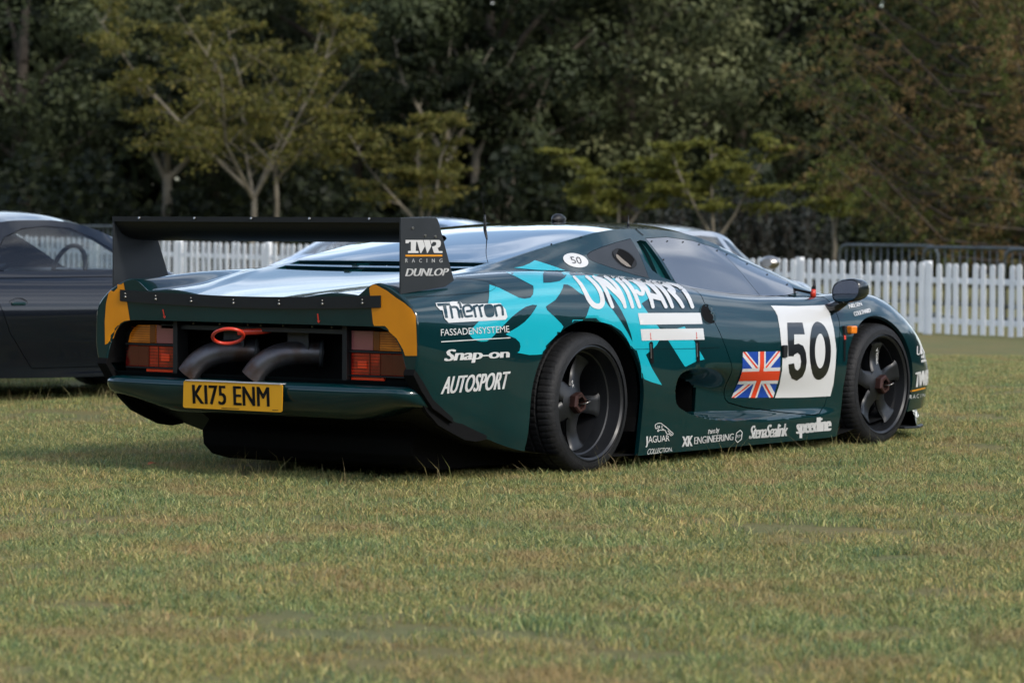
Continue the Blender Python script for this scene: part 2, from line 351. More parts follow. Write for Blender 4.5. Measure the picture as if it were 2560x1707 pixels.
# openings are taken out of the shell and become parts of their own
def px_poly(pts, bvh=None):
    out = []
    for p in pts:
        h, n = on_body(*p)
        out.append((h.x, h.z))
    return out
DOOR = [(1716, 714), (1762, 768), (1783, 800), (1796, 844), (1806, 893), (1803, 960), (1806, 990), (1822, 1006), (1860, 1017), (1964, 1031), (2035, 1037), (2048, 1033), (2069, 1005), (2081, 972), (2099, 913), (2102, 862), (2096, 800), (2087, 772), (2062, 744)]
WINR = [(1613, 596), (1666, 593), (1730, 602), (1794, 623), (1879, 663), (1964, 701), (1993, 732), (1964, 738), (1909, 741), (1815, 733), (1726, 720), (1690, 708)]
WIN_A = [(1613, 596), (1666, 593), (1730, 602), (1794, 622), (1906, 740), (1815, 733), (1726, 720), (1690, 708)]
WIN_B = [(1797, 625), (1879, 663), (1964, 701), (1993, 732), (1964, 738), (1909, 740.5)]
QUART = [(1575, 597), (1540, 606), (1505, 618), (1484, 626), (1472, 632), (1467, 638), (1469, 645), (1476, 650), (1490, 656), (1530, 670), (1580, 685), (1622, 696)]
DUCT = [(1590, 604), (1600, 600), (1613, 603), (1679, 702), (1654, 693), (1630, 676), (1612, 650)]
def lift(faces):                                # move faces of the shell into a small bmesh to cut there
    sub = bmesh.new(); vm = {}
    for f in faces:
        vs = []
        for v in f.verts:
            if v not in vm: vm[v] = sub.verts.new(v.co)
            vs.append(vm[v])
        sub.faces.new(vs).smooth = True
    bmesh.ops.delete(bm, geom=faces, context='FACES'); return sub
def lower_back(sub):
    t = bpy.data.meshes.new('t'); sub.to_mesh(t); sub.free(); bm.from_mesh(t); bpy.data.meshes.remove(t)
def cut_part(poly_xz, sg, name, material, gap=.0035, depth=.02, w0=.35, parent=None):
    x0, x1 = min(p[0] for p in poly_xz), max(p[0] for p in poly_xz); z0, z1 = min(p[1] for p in poly_xz), max(p[1] for p in poly_xz)
    sub = lift(side_faces(bm, sg, x0 - .04, x1 + .04, z0 - .04, z1 + .04, w0))
    out = clip_faces(sub, list(sub.faces), poly_planes(poly_xz, grow=gap))
    inn = clip_faces(sub, out, poly_planes(poly_xz, grow=-gap * .3)) if name else out
    o = take(sub, inn, name, material, parent or race, depth) if name else bmesh.ops.delete(sub, geom=out, context='FACES')
    if name:                                    # what is left inside the outer outline is the shut gap
        pl = poly_planes(poly_xz, grow=gap)
        ring = [f for f in sub.faces if all((f.calc_center_median() - c).dot(nn) < 0 for c, nn in pl)]
        bmesh.ops.delete(sub, geom=ring, context='FACES')
    lower_back(sub); return o
for sg in (-1, 1):
    cut_part(REAR_ARCH, sg, None, None, 0, 0, .6); cut_part(FRONT_ARCH, sg, None, None, 0, 0, .6)
pW1, pW2, pQ, pD, pDoor = px_poly(WIN_A), px_poly(WIN_B), px_poly(QUART), px_poly(DUCT), px_poly(DOOR)
parts_side = {}
for sg in (-1, 1):
    parts_side[sg] = dict(
        w1=cut_part(pW1, sg, 'side_window', M['winside'], .002, .012),
        w2=cut_part(pW2, sg, 'front_quarter_window', M['winside'], .002, .012),
        q=cut_part(pQ, sg, 'quarter_panel', M['carbon'], .0015, .01),
        duct=cut_part(pD, sg, 'pillar_duct', M['darkteal'], 0, .0),
        door=cut_part(pDoor, sg, 'door', M['paint'], .004, .025))
for sg in (-1, 1):                              # the pillar duct is sunk, deepest at its front edge
    d = parts_side[sg]['duct']; bd = bmesh.new(); bd.from_mesh(d.data)
    es = [e for e in bd.edges if e.is_boundary]; r = bmesh.ops.extrude_edge_only(bd, edges=es)
    new = {g for g in r['geom'] if isinstance(g, bmesh.types.BMVert)}; rim = {v for e in es for v in e.verts}
    for v in bd.verts:
        if v not in new: v.co.y -= sg * .028; v.co.x += .004
    bmesh.ops.recalc_face_normals(bd, faces=bd.faces); bd.to_mesh(d.data); bd.free()
def top_part(poly_xy, name, material, gap=.003, depth=.012, zmin=.8):
    xa, xb = min(p[0] for p in poly_xy) - .05, max(p[0] for p in poly_xy) + .05
    fs = [f for f in bm.faces if f.verts[0].co.z > zmin and abs(f.verts[0].co.y) < .75 and xa < f.verts[0].co.x < xb]
    sub = lift(fs); o = take(sub, clip_faces(sub, list(sub.faces), poly_planes(poly_xy, 'z')), name, material, race, depth)
    lower_back(sub); return o
eg = shell.C['edge']
def span(x0, x1, inn, n=14):
    a = np.linspace(x0, x1, n); return [(x, -(eg(x)[0] - inn)) for x in a] + [(x, eg(x)[0] - inn) for x in a[::-1]]
vents = [top_part([(-.435, -.585), (-.345, -.60), (-.345, .60), (-.435, .585)], 'vent_slot', M['void']), top_part([(-.565, -.565), (-.470, -.58), (-.470, .58), (-.565, .565)], 'vent_slot', M['void'])]
for v_, dz in zip(vents, (.05, .05)):
    for p in v_.data.vertices: p.co.z -= dz
engine_glass = top_part(span(-.315, .80, .012), 'engine_cover_window', M['glassdark'])
roof_panel = top_part(span(.815, 1.60, .075), 'roof_panel', M['roofblack'])
windscreen = top_part(span(1.62, 2.60, .035, 24), 'windscreen', M['glassdark'])
inset_rim(bm, .022)
bmesh.ops.remove_doubles(bm, verts=bm.verts, dist=1e-5)
body = obj('body', bm, M['paint'], race)
for o in [body] + [p for d in parts_side.values() for p in d.values()] + vents + [engine_glass, roof_panel, windscreen]: smooth(o.data, 32)
# ------------------------------------------------------------------ rear end
tail = [(-y, z) for y, z in []]
hs = shell.half(XT)                             # centre -> sill, (w, z)
full = [(-w, z) for w, z in hs[::-1]] + [(w, z) for w, z in hs[1:]]
OPEN = [(0, .747), (.40, .747), (.74, .746), (.79, .742), (.835, .728), (.868, .705), (.892, .675), (.912, .64), (.928, .60), (.94, .56), (.948, .50), (.95, .40)]
def open_at(ang):                               # opening outline hit by a ray from (0, .6)
    c, s_ = math.cos(ang), math.sin(ang); best = None
    P = OPEN if c >= 0 else [(-a, b) for a, b in OPEN]
    for i in range(len(P) - 1):
        (x1, y1), (x2, y2) = P[i], P[i + 1]; y1 -= .6; y2 -= .6; dx, dy = x2 - x1, y2 - y1; den = c * dy - s_ * dx
        if abs(den) < 1e-12: continue
        t = (x1 * dy - y1 * dx) / den; u = (x1 * s_ - y1 * c) / den
        if t > 0 and -1e-6 <= u <= 1 + 1e-6: best = t if best is None else min(best, t)
    return (c * best, .6 + s_ * best)
V, F = [], []; nst = 0
ctr = Vector((0, .66)); rings = [(0.0, XT), (.003, XT - .006), (.009, XT - .0088), (.014, XT - .009)]
outs = []
for (shr, xx) in rings:
    r = []
    for y, z in full:
        d = Vector((y, z)) - ctr; d = d * (1 - shr / d.length); r.append((xx, d.x, d.y + ctr.y))
    outs.append(r)
inn = []
for (x, y, z) in outs[-1]:
    iy, iz = open_at(math.atan2(z - .6, y)); inn.append((XT - .009, iy, iz))
rows = outs + [inn, [(x + .012, y * .997, (z - .6) * .997 + .6) for x, y, z in inn], [(-1.17, y * .99, z) for x, y, z in inn]]
n = len(full)
for r in rows: V += r
def band(a, b): return [(i * n + j, i * n + j + 1, (i + 1) * n + j + 1, (i + 1) * n + j) for i in range(a, b) for j in range(n - 1)]
k0 = len(outs) - 1                              # the flat face is one polygon, the rounded rims are strips
flat = tuple(k0 * n + j for j in range(n)) + tuple((k0 + 1) * n + j for j in range(n - 1, -1, -1))
fasc = mesh('tail_panel', V, band(0, k0) + [flat] + band(k0 + 1, k0 + 2), True)
bmx = bmesh.new(); bmx.from_mesh(fasc); bmesh.ops.remove_doubles(bmx, verts=bmx.verts, dist=1e-6); bmesh.ops.recalc_face_normals(bmx, faces=bmx.faces)
for f in bmx.faces:
    if len(f.verts) > 8: f.smooth = False
    if len(f.verts) > 8 and f.normal.x > 0: bmesh.ops.reverse_faces(bmx, faces=bmx.faces); break
bmx.to_mesh(fasc); bmx.free()
tail_panel = obj('tail_panel', fasc, M['paint'], race)
lin = mesh('recess_lining', V, band(k0 + 2, k0 + 3)); obj('recess_lining', lin, M['void'], race)
box('engine_bay_bulkhead', (-1.10, 0, .56), (.02, 1.9, .46), M['void'], race)
# bumper: section swept across the car, ends turned forward
prof = [(-1.20, .474), (-1.33, .476), (-1.368, .474), (-1.388, .467), (-1.398, .455), (-1.401, .442), (-1.399, .418), (-1.390, .388), (-1.372, .358), (-1.342, .330), (-1.29, .308), (-1.15, .30)]
V, F = [], []; ys = [-.972, -.968, -.958, -.94, -.91, -.86] + list(np.linspace(-.80, .80, 33)) + [.86, .91, .94, .958, .968, .972]
for y in ys:
    k = max(0, (abs(y) - .86) / .112); off = .10 * (1 - math.sqrt(max(0, 1 - k * k))); dz = -.02 * k * k
    up = float(smoothstep(.50, .97, abs(y)))
    for x, z in prof:
        zl = z if z > .45 else z + (.452 - z) * up * .5
        V.append((x + off, y, zl + dz * .5))
m_ = len(prof)
for i in range(len(ys) - 1):
    for j in range(m_ - 1): F.append((i * m_ + j, i * m_ + j + 1, (i + 1) * m_ + j + 1, (i + 1) * m_ + j))
F += [tuple(range(m_))[::-1], tuple((len(ys) - 1) * m_ + j for j in range(m_))]
bme = mesh('rear_bumper', V, F, True, 50); bmx = bmesh.new(); bmx.from_mesh(bme); bmesh.ops.recalc_face_normals(bmx, faces=bmx.faces); bmx.to_mesh(bme); bmx.free(); smooth(bme, 50)
bumper = obj('rear_bumper', bme, M['paint'], race)
# black flap strip along the tail lip, following its sag, with bolts
def lip(y): return .868 + .018 * (abs(y) / .8)**1.8
V, F = [], []; yy = np.linspace(-.795, .838, 41)
for y in yy:
    for x, z in ((XT - .012, lip(y) - .052), (XT - .012, lip(y) + .003), (XT - .018, lip(y) + .003), (XT - .018, lip(y) - .052)): V.append((x, y, z))
for i in range(40):
    for j in range(4): F.append((i * 4 + j, i * 4 + (j + 1) % 4, (i + 1) * 4 + (j + 1) % 4, (i + 1) * 4 + j))
F += [(0, 1, 2, 3), (160, 163, 162, 161)]
strip = obj('spoiler_strip', mesh('spoiler_strip', V, F), M['black'], race)
for y in (-.69, -.45, -.185, .10, .37, .60, .80):
    for k, (zz, r) in enumerate(((-.03, .0065), (-.014, .004))):
        bmx = bmesh.new(); tube_bm(bmx, [(XT - .018, y, lip(y) + zz), (XT - .022, y, lip(y) + zz), (XT - .0245, y, lip(y) + zz)], [r, r, r * .5], 8); obj('bolt', bmx, M['steel'], strip)
# lamps
def lamp(sg):
    root = empty('tail_lamp', (0, 0, 0), 0, race)
    X = -1.30; a, b = .545, .875
    bz = [(a - .028, .49), (a - .028, .745), (a, .745), (a, .49)]
    prism('bezel', [(p, q) for p, q in bz], X + .05, X - .028, lambda u, v, w: (w, sg * u, v), M['black'], root, .002)
    box('lamp_housing', (X + .03, sg * .71, .61), (.04, .36, .26), M['void'], root)
    def lens(nm, poly, m, x=X, t=.018, bev=.003): return prism(nm, poly, x + t, x, lambda u, v, w: (w, sg * u, v), m, root, bev)
    lens('reversing_lens', [(a + .004, .632), (a + .004, .722), (a + .135, .722), (a + .135, .632)], M['lpink'])
    lens('indicator_lens', [(a + .137, .632), (a + .137, .722), (.80, .720), (.83, .705), (.855, .675), (.868, .632)], M['lamber'])
    l = lens('brake_lens', [(a + .004, .518), (a + .004, .620), (.862, .620), (.88, .56), (.886, .518)], M['lred'])
    prism('reflector', [(a + .045, .548), (a + .045, .582), (a + .10, .582), (a + .10, .548)], X - .001, X - .004, lambda u, v, w: (w, sg * u, v), M['lbright'], l, .001)
    prism('lens_section', [(a + .185, .522), (a + .185, .616), (.858, .616), (.876, .56), (.882, .522)], X - .0005, X - .003, lambda u, v, w: (w, sg * u, v), M['lreddark'], l, .0008)
    for u_ in (a + .118, a + .180, a + .25): box('lens_divider', (X - .0025, sg * u_, .569), (.003, .004, .098), M['lreddark'], l)
    prism('lens_section', [(a + .139, .634), (a + .139, .720), (a + .175, .720), (a + .175, .634)], X - .0005, X - .003, lambda u, v, w: (w, sg * u, v), M['lamberdark'], root, .0008)
    for k, q in enumerate((.530, .545, .560, .575, .590, .605)): box('lens_rib', (X - .0012, sg * .716, q), (.0065, .33, .0022), M['lreddark'], l)
    for k in range(7): box('lens_rib', (X - .0012, sg * .762, .642 + .011 * k), (.0065, .165, .002), M['lamberdark'], root)
    lens('fog_lens', [(a + .004, .492), (a + .004, .510), (a + .20, .510), (a + .20, .492)], M['lbright'], X - .002)
    box('divider', (X - .006, sg * (a + .165), .626), (.012, .33, .008), M['black'], root); box('divider', (X - .006, sg * (a + .165), .514), (.012, .33, .006), M['black'], root)
    return root
lamp(-1); lamp(1)
# bay frame, bracket plates, tow loop, exhausts
bmx = bmesh.new(); add_box(bmx, (-1.29, .07, .715), (.02, 1.16, .024), .003); obj('cross_rail', bmx, M['carbon'], race)
for y in (-.42, -.30, -.12, .02, .1, .28, .45): tube('bolt', [(-1.285, y, .725), (-1.285, y, .742)], .006, M['steel'], race, 6)
for y0 in (.235, -.17): box('hanger_plate', (-1.235, y0, .675), (.006, .13, .12), M['carbon'], race, .001)
tow = bmesh.new(); pts = []
for k in range(25):
    t = 2 * math.pi * k / 24; pts.append((-1.40 - .055 * math.cos(t) - .01, .115 + .085 * math.sin(t), .683 + .030 * math.cos(t) - .022 * math.sin(t)))
tube_bm(tow, pts, .0085, 8, False); tube_bm(tow, [(-1.36, .10, .70), (-1.30, .02, .705), (-1.26, -.02, .71)], [.014, .016, .014], 8); obj('tow_loop', tow, M['towred'], race)
for y0 in (0, -.405):
    K = [(-1.15, .15, .603), (-1.20, .21, .606), (-1.25, .275, .602), (-1.292, .34, .582), (-1.325, .392, .542), (-1.347, .428, .488)]
    t_ = np.linspace(0, 5, 36); pts = [(pchip(range(6), [k[0] for k in K], t), y0 + pchip(range(6), [k[1] for k in K], t), pchip(range(6), [k[2] for k in K], t)) for t in t_]
    pts = [tuple(float(q) for q in p) for p in pts]
    ex = empty('exhaust_pipe', (0, 0, 0), 0, race)
    tube('pipe', pts, .056, M['exhaust'], ex, 28, False); tube('pipe_inside', pts, .053, M['void'], ex, 28, False)
    lathe_pts = [(-1.15, y0 + .15, .603), (-1.162, y0 + .165, .604)]; tube('flange', lathe_pts, .066, M['carbon'], ex, 24)
# number plate
PLY, PLX = .078, -1.418
pl = empty('number_plate', (0, 0, 0), 0, race)
rc = []
for cx, cy, a0 in ((.300, .055, 0), (-.300, .055, 90), (-.300, -.055, 180), (.300, -.055, 270)):
    for k in range(5): t = math.radians(a0 + k * 22.5); rc.append((cx + .012 * math.cos(t), cy + .0095 * math.sin(t)))
plate = prism('plate', rc, 0, .004, lambda u, v, w: (PLX - w + .035 * v, PLY + u, .402 + v), M['plate'], pl)
box('plate_bracket', (-1.385, PLY, .468), (.075, .60, .004), mat('pale_bracket', (.45, .45, .46), .5), pl)
# underside
V, F = [], []; us = list(np.arange(-1.33, 3.60, .05))
for x in us:
    w, z = [float(q) for q in shell.C['sill'](x)]; V += [(x, -w + .012, z + .004), (x, w - .012, z + .004)]
for i in range(len(us) - 1): F.append((2 * i, 2 * i + 1, 2 * i + 3, 2 * i + 2))
obj('floor_pan', mesh('floor_pan', V, F), M['black'], race)
def under(x): return float(shell.C['sill'](x)[1])
prism('diffuser', [(-.95, .25), (-1.0, .20), (-.99, .13), (-.93, .08), (-.8, .05), (.4, .05), (.4, .12), (-.6, .16), (-.8, .22), (-1.05, .31)], -.66, .66, lambda u, v, w: (u, w, v), M['void'], race, .012)
for sg in (-1, 1):                              # black flange under the tail corners, along the rising lower edge
    lo = [(-1.380, .545), (-1.352, .488), (-1.315, .420), (-1.262, .358), (-1.18, .295), (-1.085, .256), (-.987, .218), (-.90, .205), (-.82, .212)]
    prism('corner_flange', lo + [(x, under(x) + .012) for x, z in lo[::-1] if x > -1.37] + [(-1.372, .56)], .945, .968, lambda u, v, w: (u, sg * w, v), M['void'], race)
    prism('corner_trim', [(-1.378, .56), (-1.31, .49), (-1.245, .415), (-1.10, .325), (-1.10, .300), (-1.25, .375), (-1.33, .455), (-1.388, .53)], .93, .992, lambda u, v, w: (u, sg * w, v), M['void'], race, .003)
# wheel wells
for sg in (-1, 1):
    for cx, cz, r, y0 in ((-.06, .345, .462, .50), (2.585, .33, .378, .55)):
        V, F = [], []; N = 24
        for k in range(N + 1):
            t = math.radians(-20) + math.radians(220) * k / N
            for y in (.955, y0): V.append((cx + r * math.cos(t), sg * y, cz + r * math.sin(t)))
        for k in range(N): F.append((2 * k, 2 * k + 1, 2 * k + 3, 2 * k + 2))
        F.append(tuple(2 * k + 1 for k in range(N + 1)))
        obj('wheel_arch_liner', mesh('wheel_arch_liner', V, F), M['void'], race)
# front splitter and dive plane
V = [(3.08, .945), (3.22, .885), (3.35, .775), (3.50, .60), (3.60, .38), (3.66, 0)]
ring = [(x, -w) for x, w in V] + [(x, w) for x, w in V[::-1][1:]] + [(2.95, .93), (2.95, -.93)]
prism('front_splitter', ring, .070, .082, lambda u, v, w: (u, v, w), M['carbon'], race, .003)
V2 = [(3.06, .938, .0), (3.20, .878, 0), (3.325, .77, 0), (3.48, .61, 0), (3.58, .39, 0), (3.64, 0, 0)]
vv, ff = [], []
cv = [(x, -w) for x, w, _ in V2] + [(x, w) for x, w, _ in V2[::-1][1:]]
for x, y in cv:
    k = 1.0; vv += [(x, y, .082), (x * .998 - .004, y * .995, .13), (x - .022, y * .975, .195), (x - .05, y * .95, .235)]
for i in range(len(cv) - 1):
    for j in range(3): ff.append((i * 4 + j, (i + 1) * 4 + j, (i + 1) * 4 + j + 1, i * 4 + j + 1))
chin = obj('front_chin_spoiler', mesh('front_chin_spoiler', vv, ff, True, 60), M['paint'], race)

for sg in (-1, 1):
    bmx = bmesh.new(); add_box(bmx, (.80, sg * .70, .36), (.44, .30, .30)); bmesh.ops.reverse_faces(bmx, faces=bmx.faces)
    bmesh.ops.delete(bmx, geom=[f for f in bmx.faces if f.calc_center_median().y * sg > .8], context='FACES'); obj('intake_duct', bmx, M['void'], race)
# ------------------------------------------------------------------ wheels
def make_wheel(cx, cz, sg, R, W, rl, recess, base, yo, name='wheel'):
    root = empty(name, (cx, sg * yo, cz / SZ), 0, race)
    S = sg                                      # local +y*S is outwards; outer face at 0
    sh = .028
    prof = [(rl - .004, -.010), (rl + .004, -.004), (rl + .016, 0), (R - .055, .004), (R - .028, -.002), (R - .012, -.014), (R - .003, -.032), (R, -.05), (R + .001, -.075), (R - .008, -.078), (R - .008, -.088), (R + .002, -.091), (R + .003, -W * .40), (R - .008, -W * .40 - .003), (R - .008, -W * .40 - .015), (R + .003, -W * .40 - .018), (R + .003, -W * .6), (R - .008, -W * .6 - .003), (R - .008, -W * .6 - .015), (R + .002, -W * .6 - .018), (R, -W + .05), (R - .012, -W + .014), (R - .055, -W), (rl, -W + .01)]
    blk = {3: 0, 5: -.003, 6: -.006, 7: -.007, 8: -.007, 11: -.006, 12: -.006, 15: -.006, 16: -.006, 19: -.006, 20: -.007}
    lathe('tyre', [(r, h * S) for r, h in prof], 330, M['rubber'], root, mod=lambda i, j: (blk.get(i, 0) * .6 if (j + (2 if i >= 11 else 0)) % 5 == 0 else 0), ang=40)
    rim = lathe('rim', [(rl - .002, h * S) for h in (-.012,)] + [(rl - .006, -.004 * S), (rl - .014, -.002 * S), (rl - .024, -.010 * S), (rl - .026, -.022 * S), (rl - .034, -.06 * S), (rl - .050, -(recess + .0) * S - .01 * S), (rl - .056, -(recess + .05) * S), (rl - .06, -W * .8 * S)], 96, M['rimlip'], root, ang=40)
    # second, lighter step of the barrel
    lathe('barrel_step', [(rl - .036, -.066 * S), (rl - .043, -.070 * S), (rl - .050, -(max(recess, .07) + .012) * S)], 96, M['rim'], rim, ang=50)
    ri = rl - .052; v, f = [], []
    NR, NCOL = 16, 12
    r0 = .078
    for k in range(5):
        th = math.radians(base + 72 * k); b0 = len(v)
        for i in range(NR + 1):
            q = i / NR; r = r0 + (ri - r0) * q
            hw = .036 + .010 * q + .012 * max(0, (q - .8) / .2)**2
            al = math.asin(min(.95, hw / r)); al = al + (math.radians(36) - al) * (1 - min(1, q / .42))**2.2
            yo_ = -(recess - .012) - (.018 * math.sin(math.pi * min(1, q * 1.05))) + (.0 if recess > .08 else .006 * q)
            for j in range(NCOL + 1):
                c = 2 * j / NCOL - 1; ed = -.010 * (abs(c)**6)
                v.append((r * math.cos(th + c * al), (yo_ + ed) * S, r * math.sin(th + c * al)))
        for i in range(NR):
            for j in range(NCOL): a = b0 + i * (NCOL + 1) + j; f.append((a, a + 1, a + NCOL + 2, a + NCOL + 1))
    sp = mesh('spokes', v, f); b = bmesh.new(); b.from_mesh(sp); bmesh.ops.remove_doubles(b, verts=b.verts, dist=2e-4); bmesh.ops.recalc_face_normals(b, faces=b.faces)
    b.normal_update()
    if sum(x.normal.y for x in b.faces) * S < 0: bmesh.ops.reverse_faces(b, faces=b.faces)
    inset_rim(b, .03); b.to_mesh(sp); b.free(); smooth(sp, 45)
    obj('spokes', sp, M['rim'], root)
    hy = -(recess - .012)
    lathe('hub', [(0, (hy + .012) * S), (.045, (hy + .012) * S), (.058, (hy + .008) * S), (.080, (hy - .001) * S), (.081, (hy - .03) * S)], 40, M['rim'], root, ang=50)
    nut = bmesh.new()
    def hexring(r, y): return [nut.verts.new((r * math.cos(math.radians(60 * k + 20)), y * S, r * math.sin(math.radians(60 * k + 20)))) for k in range(6)]
    rg = [hexring(.050, hy + .006), hexring(.050, hy + .040), hexring(.044, hy + .048), hexring(.030, hy + .048), hexring(.028, hy + .01)]
    for a, b2 in zip(rg[:-1], rg[1:]):
        for k in range(6): nut.faces.new((a[k], a[(k + 1) % 6], b2[(k + 1) % 6], b2[k]))
    bmesh.ops.recalc_face_normals(nut, faces=nut.faces); obj('centre_nut', nut, M['bronze'], root)
    lathe('axle_socket', [(0, (hy + .012) * S), (.022, (hy + .012) * S), (.027, (hy + .03) * S)], 20, M['void'], root)
    bmx = bmesh.new(); p = [(.014, (hy + .01) * S, .006), (.018, (hy + .075) * S, .010), (.010, (hy + .088) * S, .008), (-.006, (hy + .075) * S, -.002), (-.012, (hy + .01) * S, -.008)]
    tube_bm(bmx, p, .003, 6); obj('safety_clip', bmx, M['steel'], root)
    lathe('brake_disc', [(.06, -(recess + .07) * S), (.17, -(recess + .07) * S), (.172, -(recess + .10) * S)], 40, M['void'], root)
    return root
for sg in (-1, 1):
    make_wheel(0, .327, sg, .327, .31, .276, .115, 66, .968)
    make_wheel(2.64, .314, sg, .314, .25, .266, .042, 90, .978)
# ------------------------------------------------------------------ wing
wing = empty('rear_wing', (0, 0, 0), 0, race)
V, F = [], []
wp = [(-1.372, 1.238), (-1.366, 1.242), (-1.30, 1.215), (-1.20, 1.185), (-1.10, 1.170), (-1.045, 1.158), (-1.03, 1.146), (-1.045, 1.134), (-1.10, 1.126), (-1.18, 1.127), (-1.26, 1.140), (-1.32, 1.165), (-1.358, 1.205)]
wy = np.linspace(-.895, .895, 3); mm = len(wp)
for y in wy:
    for x, z in wp: V.append((x, y, z))
for i in range(2):
    for j in range(mm): F.append((i * mm + j, i * mm + (j + 1) % mm, (i + 1) * mm + (j + 1) % mm, (i + 1) * mm + j))
wm = mesh('aerofoil', V, F, True, 40); bmx = bmesh.new(); bmx.from_mesh(wm); bmesh.ops.recalc_face_normals(bmx, faces=bmx.faces); bmx.to_mesh(wm); bmx.free(); smooth(wm, 40)
obj('aerofoil', wm, M['black'], wing)
box('gurney_flap', (-1.3725, 0, 1.232), (.004, 1.79, .024), M['black'], wing)
for y in (-.72, -.36, 0.0, .36, .72): tube('bolt', [(-1.373, y, 1.236), (-1.380, y, 1.238)], .006, M['steel'], wing, 6)
EP = [(-1.372, 1.243), (-1.125, 1.243), (-1.108, 1.236), (-1.098, 1.220), (-.985, .952), (-1.05, .925), (-1.372, .895)]
for sg in (-1, 1):
    e = prism('end_plate', EP, .893, .903, lambda u, v, w: (u, sg * w, v), M['carbon'], wing, .0015)
    for u, v in ((-1.29, 1.195), (-1.20, 1.16), (-1.125, 1.155)): tube('bolt', [(u, sg * .903, v), (u, sg * .908, v)], .007, M['steel'], e, 8)

def bake_car():
    """scale the drafted car to its true width and height; wheels are built true and only moved."""
    D = Matrix.Diagonal((1, SW, SZ, 1))
    def rec(o):
        for c in o.children:
            if c.name.split('.')[0] == 'wheel': c.location = D @ c.location; continue
            c.location = D @ c.location
            if c.type == 'MESH': c.data.transform(D)
            rec(c)
    rec(race)
# ------------------------------------------------------------------ livery: vinyl laid on the car's surfaces
def gather(root, skip=('wheel',)):
    vs, fs = [], []
    def rec(o):
        for c in o.children:
            nm = c.name.split('.')[0]
            if nm in skip: continue
            if c.type == 'MESH' and nm not in ('wheel_arch_liner', 'recess_lining', 'vent_slot'):
                b = len(vs); vs.extend(v.co.copy() for v in c.data.vertices); fs.extend([i + b for i in p.vertices] for p in c.data.polygons)
            rec(c)
    rec(root); return BVHTree.FromPolygons(vs, fs)
CAR = gather(race)
def hit(px, py, lift):
    h, n, i, d = CAR.ray_cast(D_CAM, d_ray(px, py))
    if h is None: return None
    r = d_ray(px, py)
    if n.dot(r) > 0: n = -n
    return h + n * lift - r * .0004
def lay(name, v2, tris, material, lift, parent=race, maxjump=.09):
    P = [hit(x, y, lift + (i % 7) * 0) for i, (x, y) in enumerate(v2)]; used = {}; V, F = [], []
    for t in tris:
        if any(P[i] is None for i in t): continue
        if max((P[t[i]] - P[t[(i + 1) % len(t)]]).length for i in range(len(t))) > maxjump: continue
        f = []
        for i in t:
            if i not in used: used[i] = len(V); V.append(P[i])
            f.append(used[i])
        F.append(f)
    if name.startswith('livery') and F:         # one shape, one piece: drop slivers cut off at an edge
        par = list(range(len(V)))
        def fd(i):
            while par[i] != i: par[i] = par[par[i]]; i = par[i]
            return i
        for f in F:
            for i in f[1:]: par[fd(i)] = fd(f[0])
        cnt = {}
        for f in F: cnt[fd(f[0])] = cnt.get(fd(f[0]), 0) + 1
        best = max(cnt, key=cnt.get); F = [f for f in F if fd(f[0]) == best]
        keep = sorted({i for f in F for i in f}); ix = {k: i for i, k in enumerate(keep)}; V = [V[k] for k in keep]; F = [[ix[i] for i in f] for f in F]
    me = mesh(name, V, F, True)
    # keep the face side towards the viewer side of the panel
    b = bmesh.new(); b.from_mesh(me); b.normal_update()
    for f in list(b.faces):
        if f.normal.dot(D_F) > 0: f.normal_flip()
    b.to_mesh(me); b.free()
    return obj(name, me, material, parent)
def inside(p, poly):
    c = False; j = len(poly) - 1
    for i in range(len(poly)):
        if (poly[i][1] > p[1]) != (poly[j][1] > p[1]) and p[0] < (poly[j][0] - poly[i][0]) * (p[1] - poly[i][1]) / (poly[j][1] - poly[i][1]) + poly[i][0]: c = not c
        j = i
    return c
def Zm(z, pts): return [(z[0] + x / z[2], z[1] + y / z[2]) for x, y in pts]
za, zb, zc, zd, ze, zf, zg, zh = (1180, 640, 6.03), (1420, 660, 6.5333), (1560, 800, 8.7125), (1080, 740, 9.8), (1590, 1040, 8.4), (1860, 1030, 10.226), (990, 580, 9.8), (2230, 840, 6.536)
z1, z2, z3, z4, z5, z7, z8 = (240, 520, 4.523), (240, 760, 4.356), (740, 500, 4.356), (740, 780, 3.733), (1200, 520, 3.92), (1760, 540, 3.92), (1760, 760, 3.92)
zs, zw = (1640, 720, 4.6125), (1560, 560, 4.704)
def dense(poly, step):
    out = []
    for i in range(len(poly)):
        a, b = poly[i], poly[(i + 1) % len(poly)]; n = max(1, int(math.hypot(b[0] - a[0], b[1] - a[1]) / step))
        out += [(a[0] + (b[0] - a[0]) * k / n, a[1] + (b[1] - a[1]) * k / n) for k in range(n)]
    return out
def rounded(poly, it=2):
    for _ in range(it):
        q = []
        for i in range(len(poly)):
            a, b = poly[i], poly[(i + 1) % len(poly)]
            q += [(a[0] * .75 + b[0] * .25, a[1] * .75 + b[1] * .25), (a[0] * .25 + b[0] * .75, a[1] * .25 + b[1] * .75)]
        poly = q
    return poly
def decal(name, poly, material, lift=.0015, step=9, parent=race, rnd=0):
    if rnd: poly = rounded(poly, rnd)
    B = dense(poly, step); xs_, ys_ = [p[0] for p in B], [p[1] for p in B]
    I = [(x, y) for x in np.arange(min(xs_) + step * .5, max(xs_), step) for y in np.arange(min(ys_) + step * .5, max(ys_), step) if inside((x, y), B)]
    I = [p for p in I if min((p[0] - q[0])**2 + (p[1] - q[1])**2 for q in B) > (step * .35)**2]
    pts = [Vector(p) for p in B + I]; n = len(B)
    r = delaunay_2d_cdt(pts, [(i, (i + 1) % n) for i in range(n)], [list(range(n))], 1, 1e-5)
    return lay(name, [(p.x, p.y) for p in r[0]], [list(f) for f in r[2]], material, lift, parent)
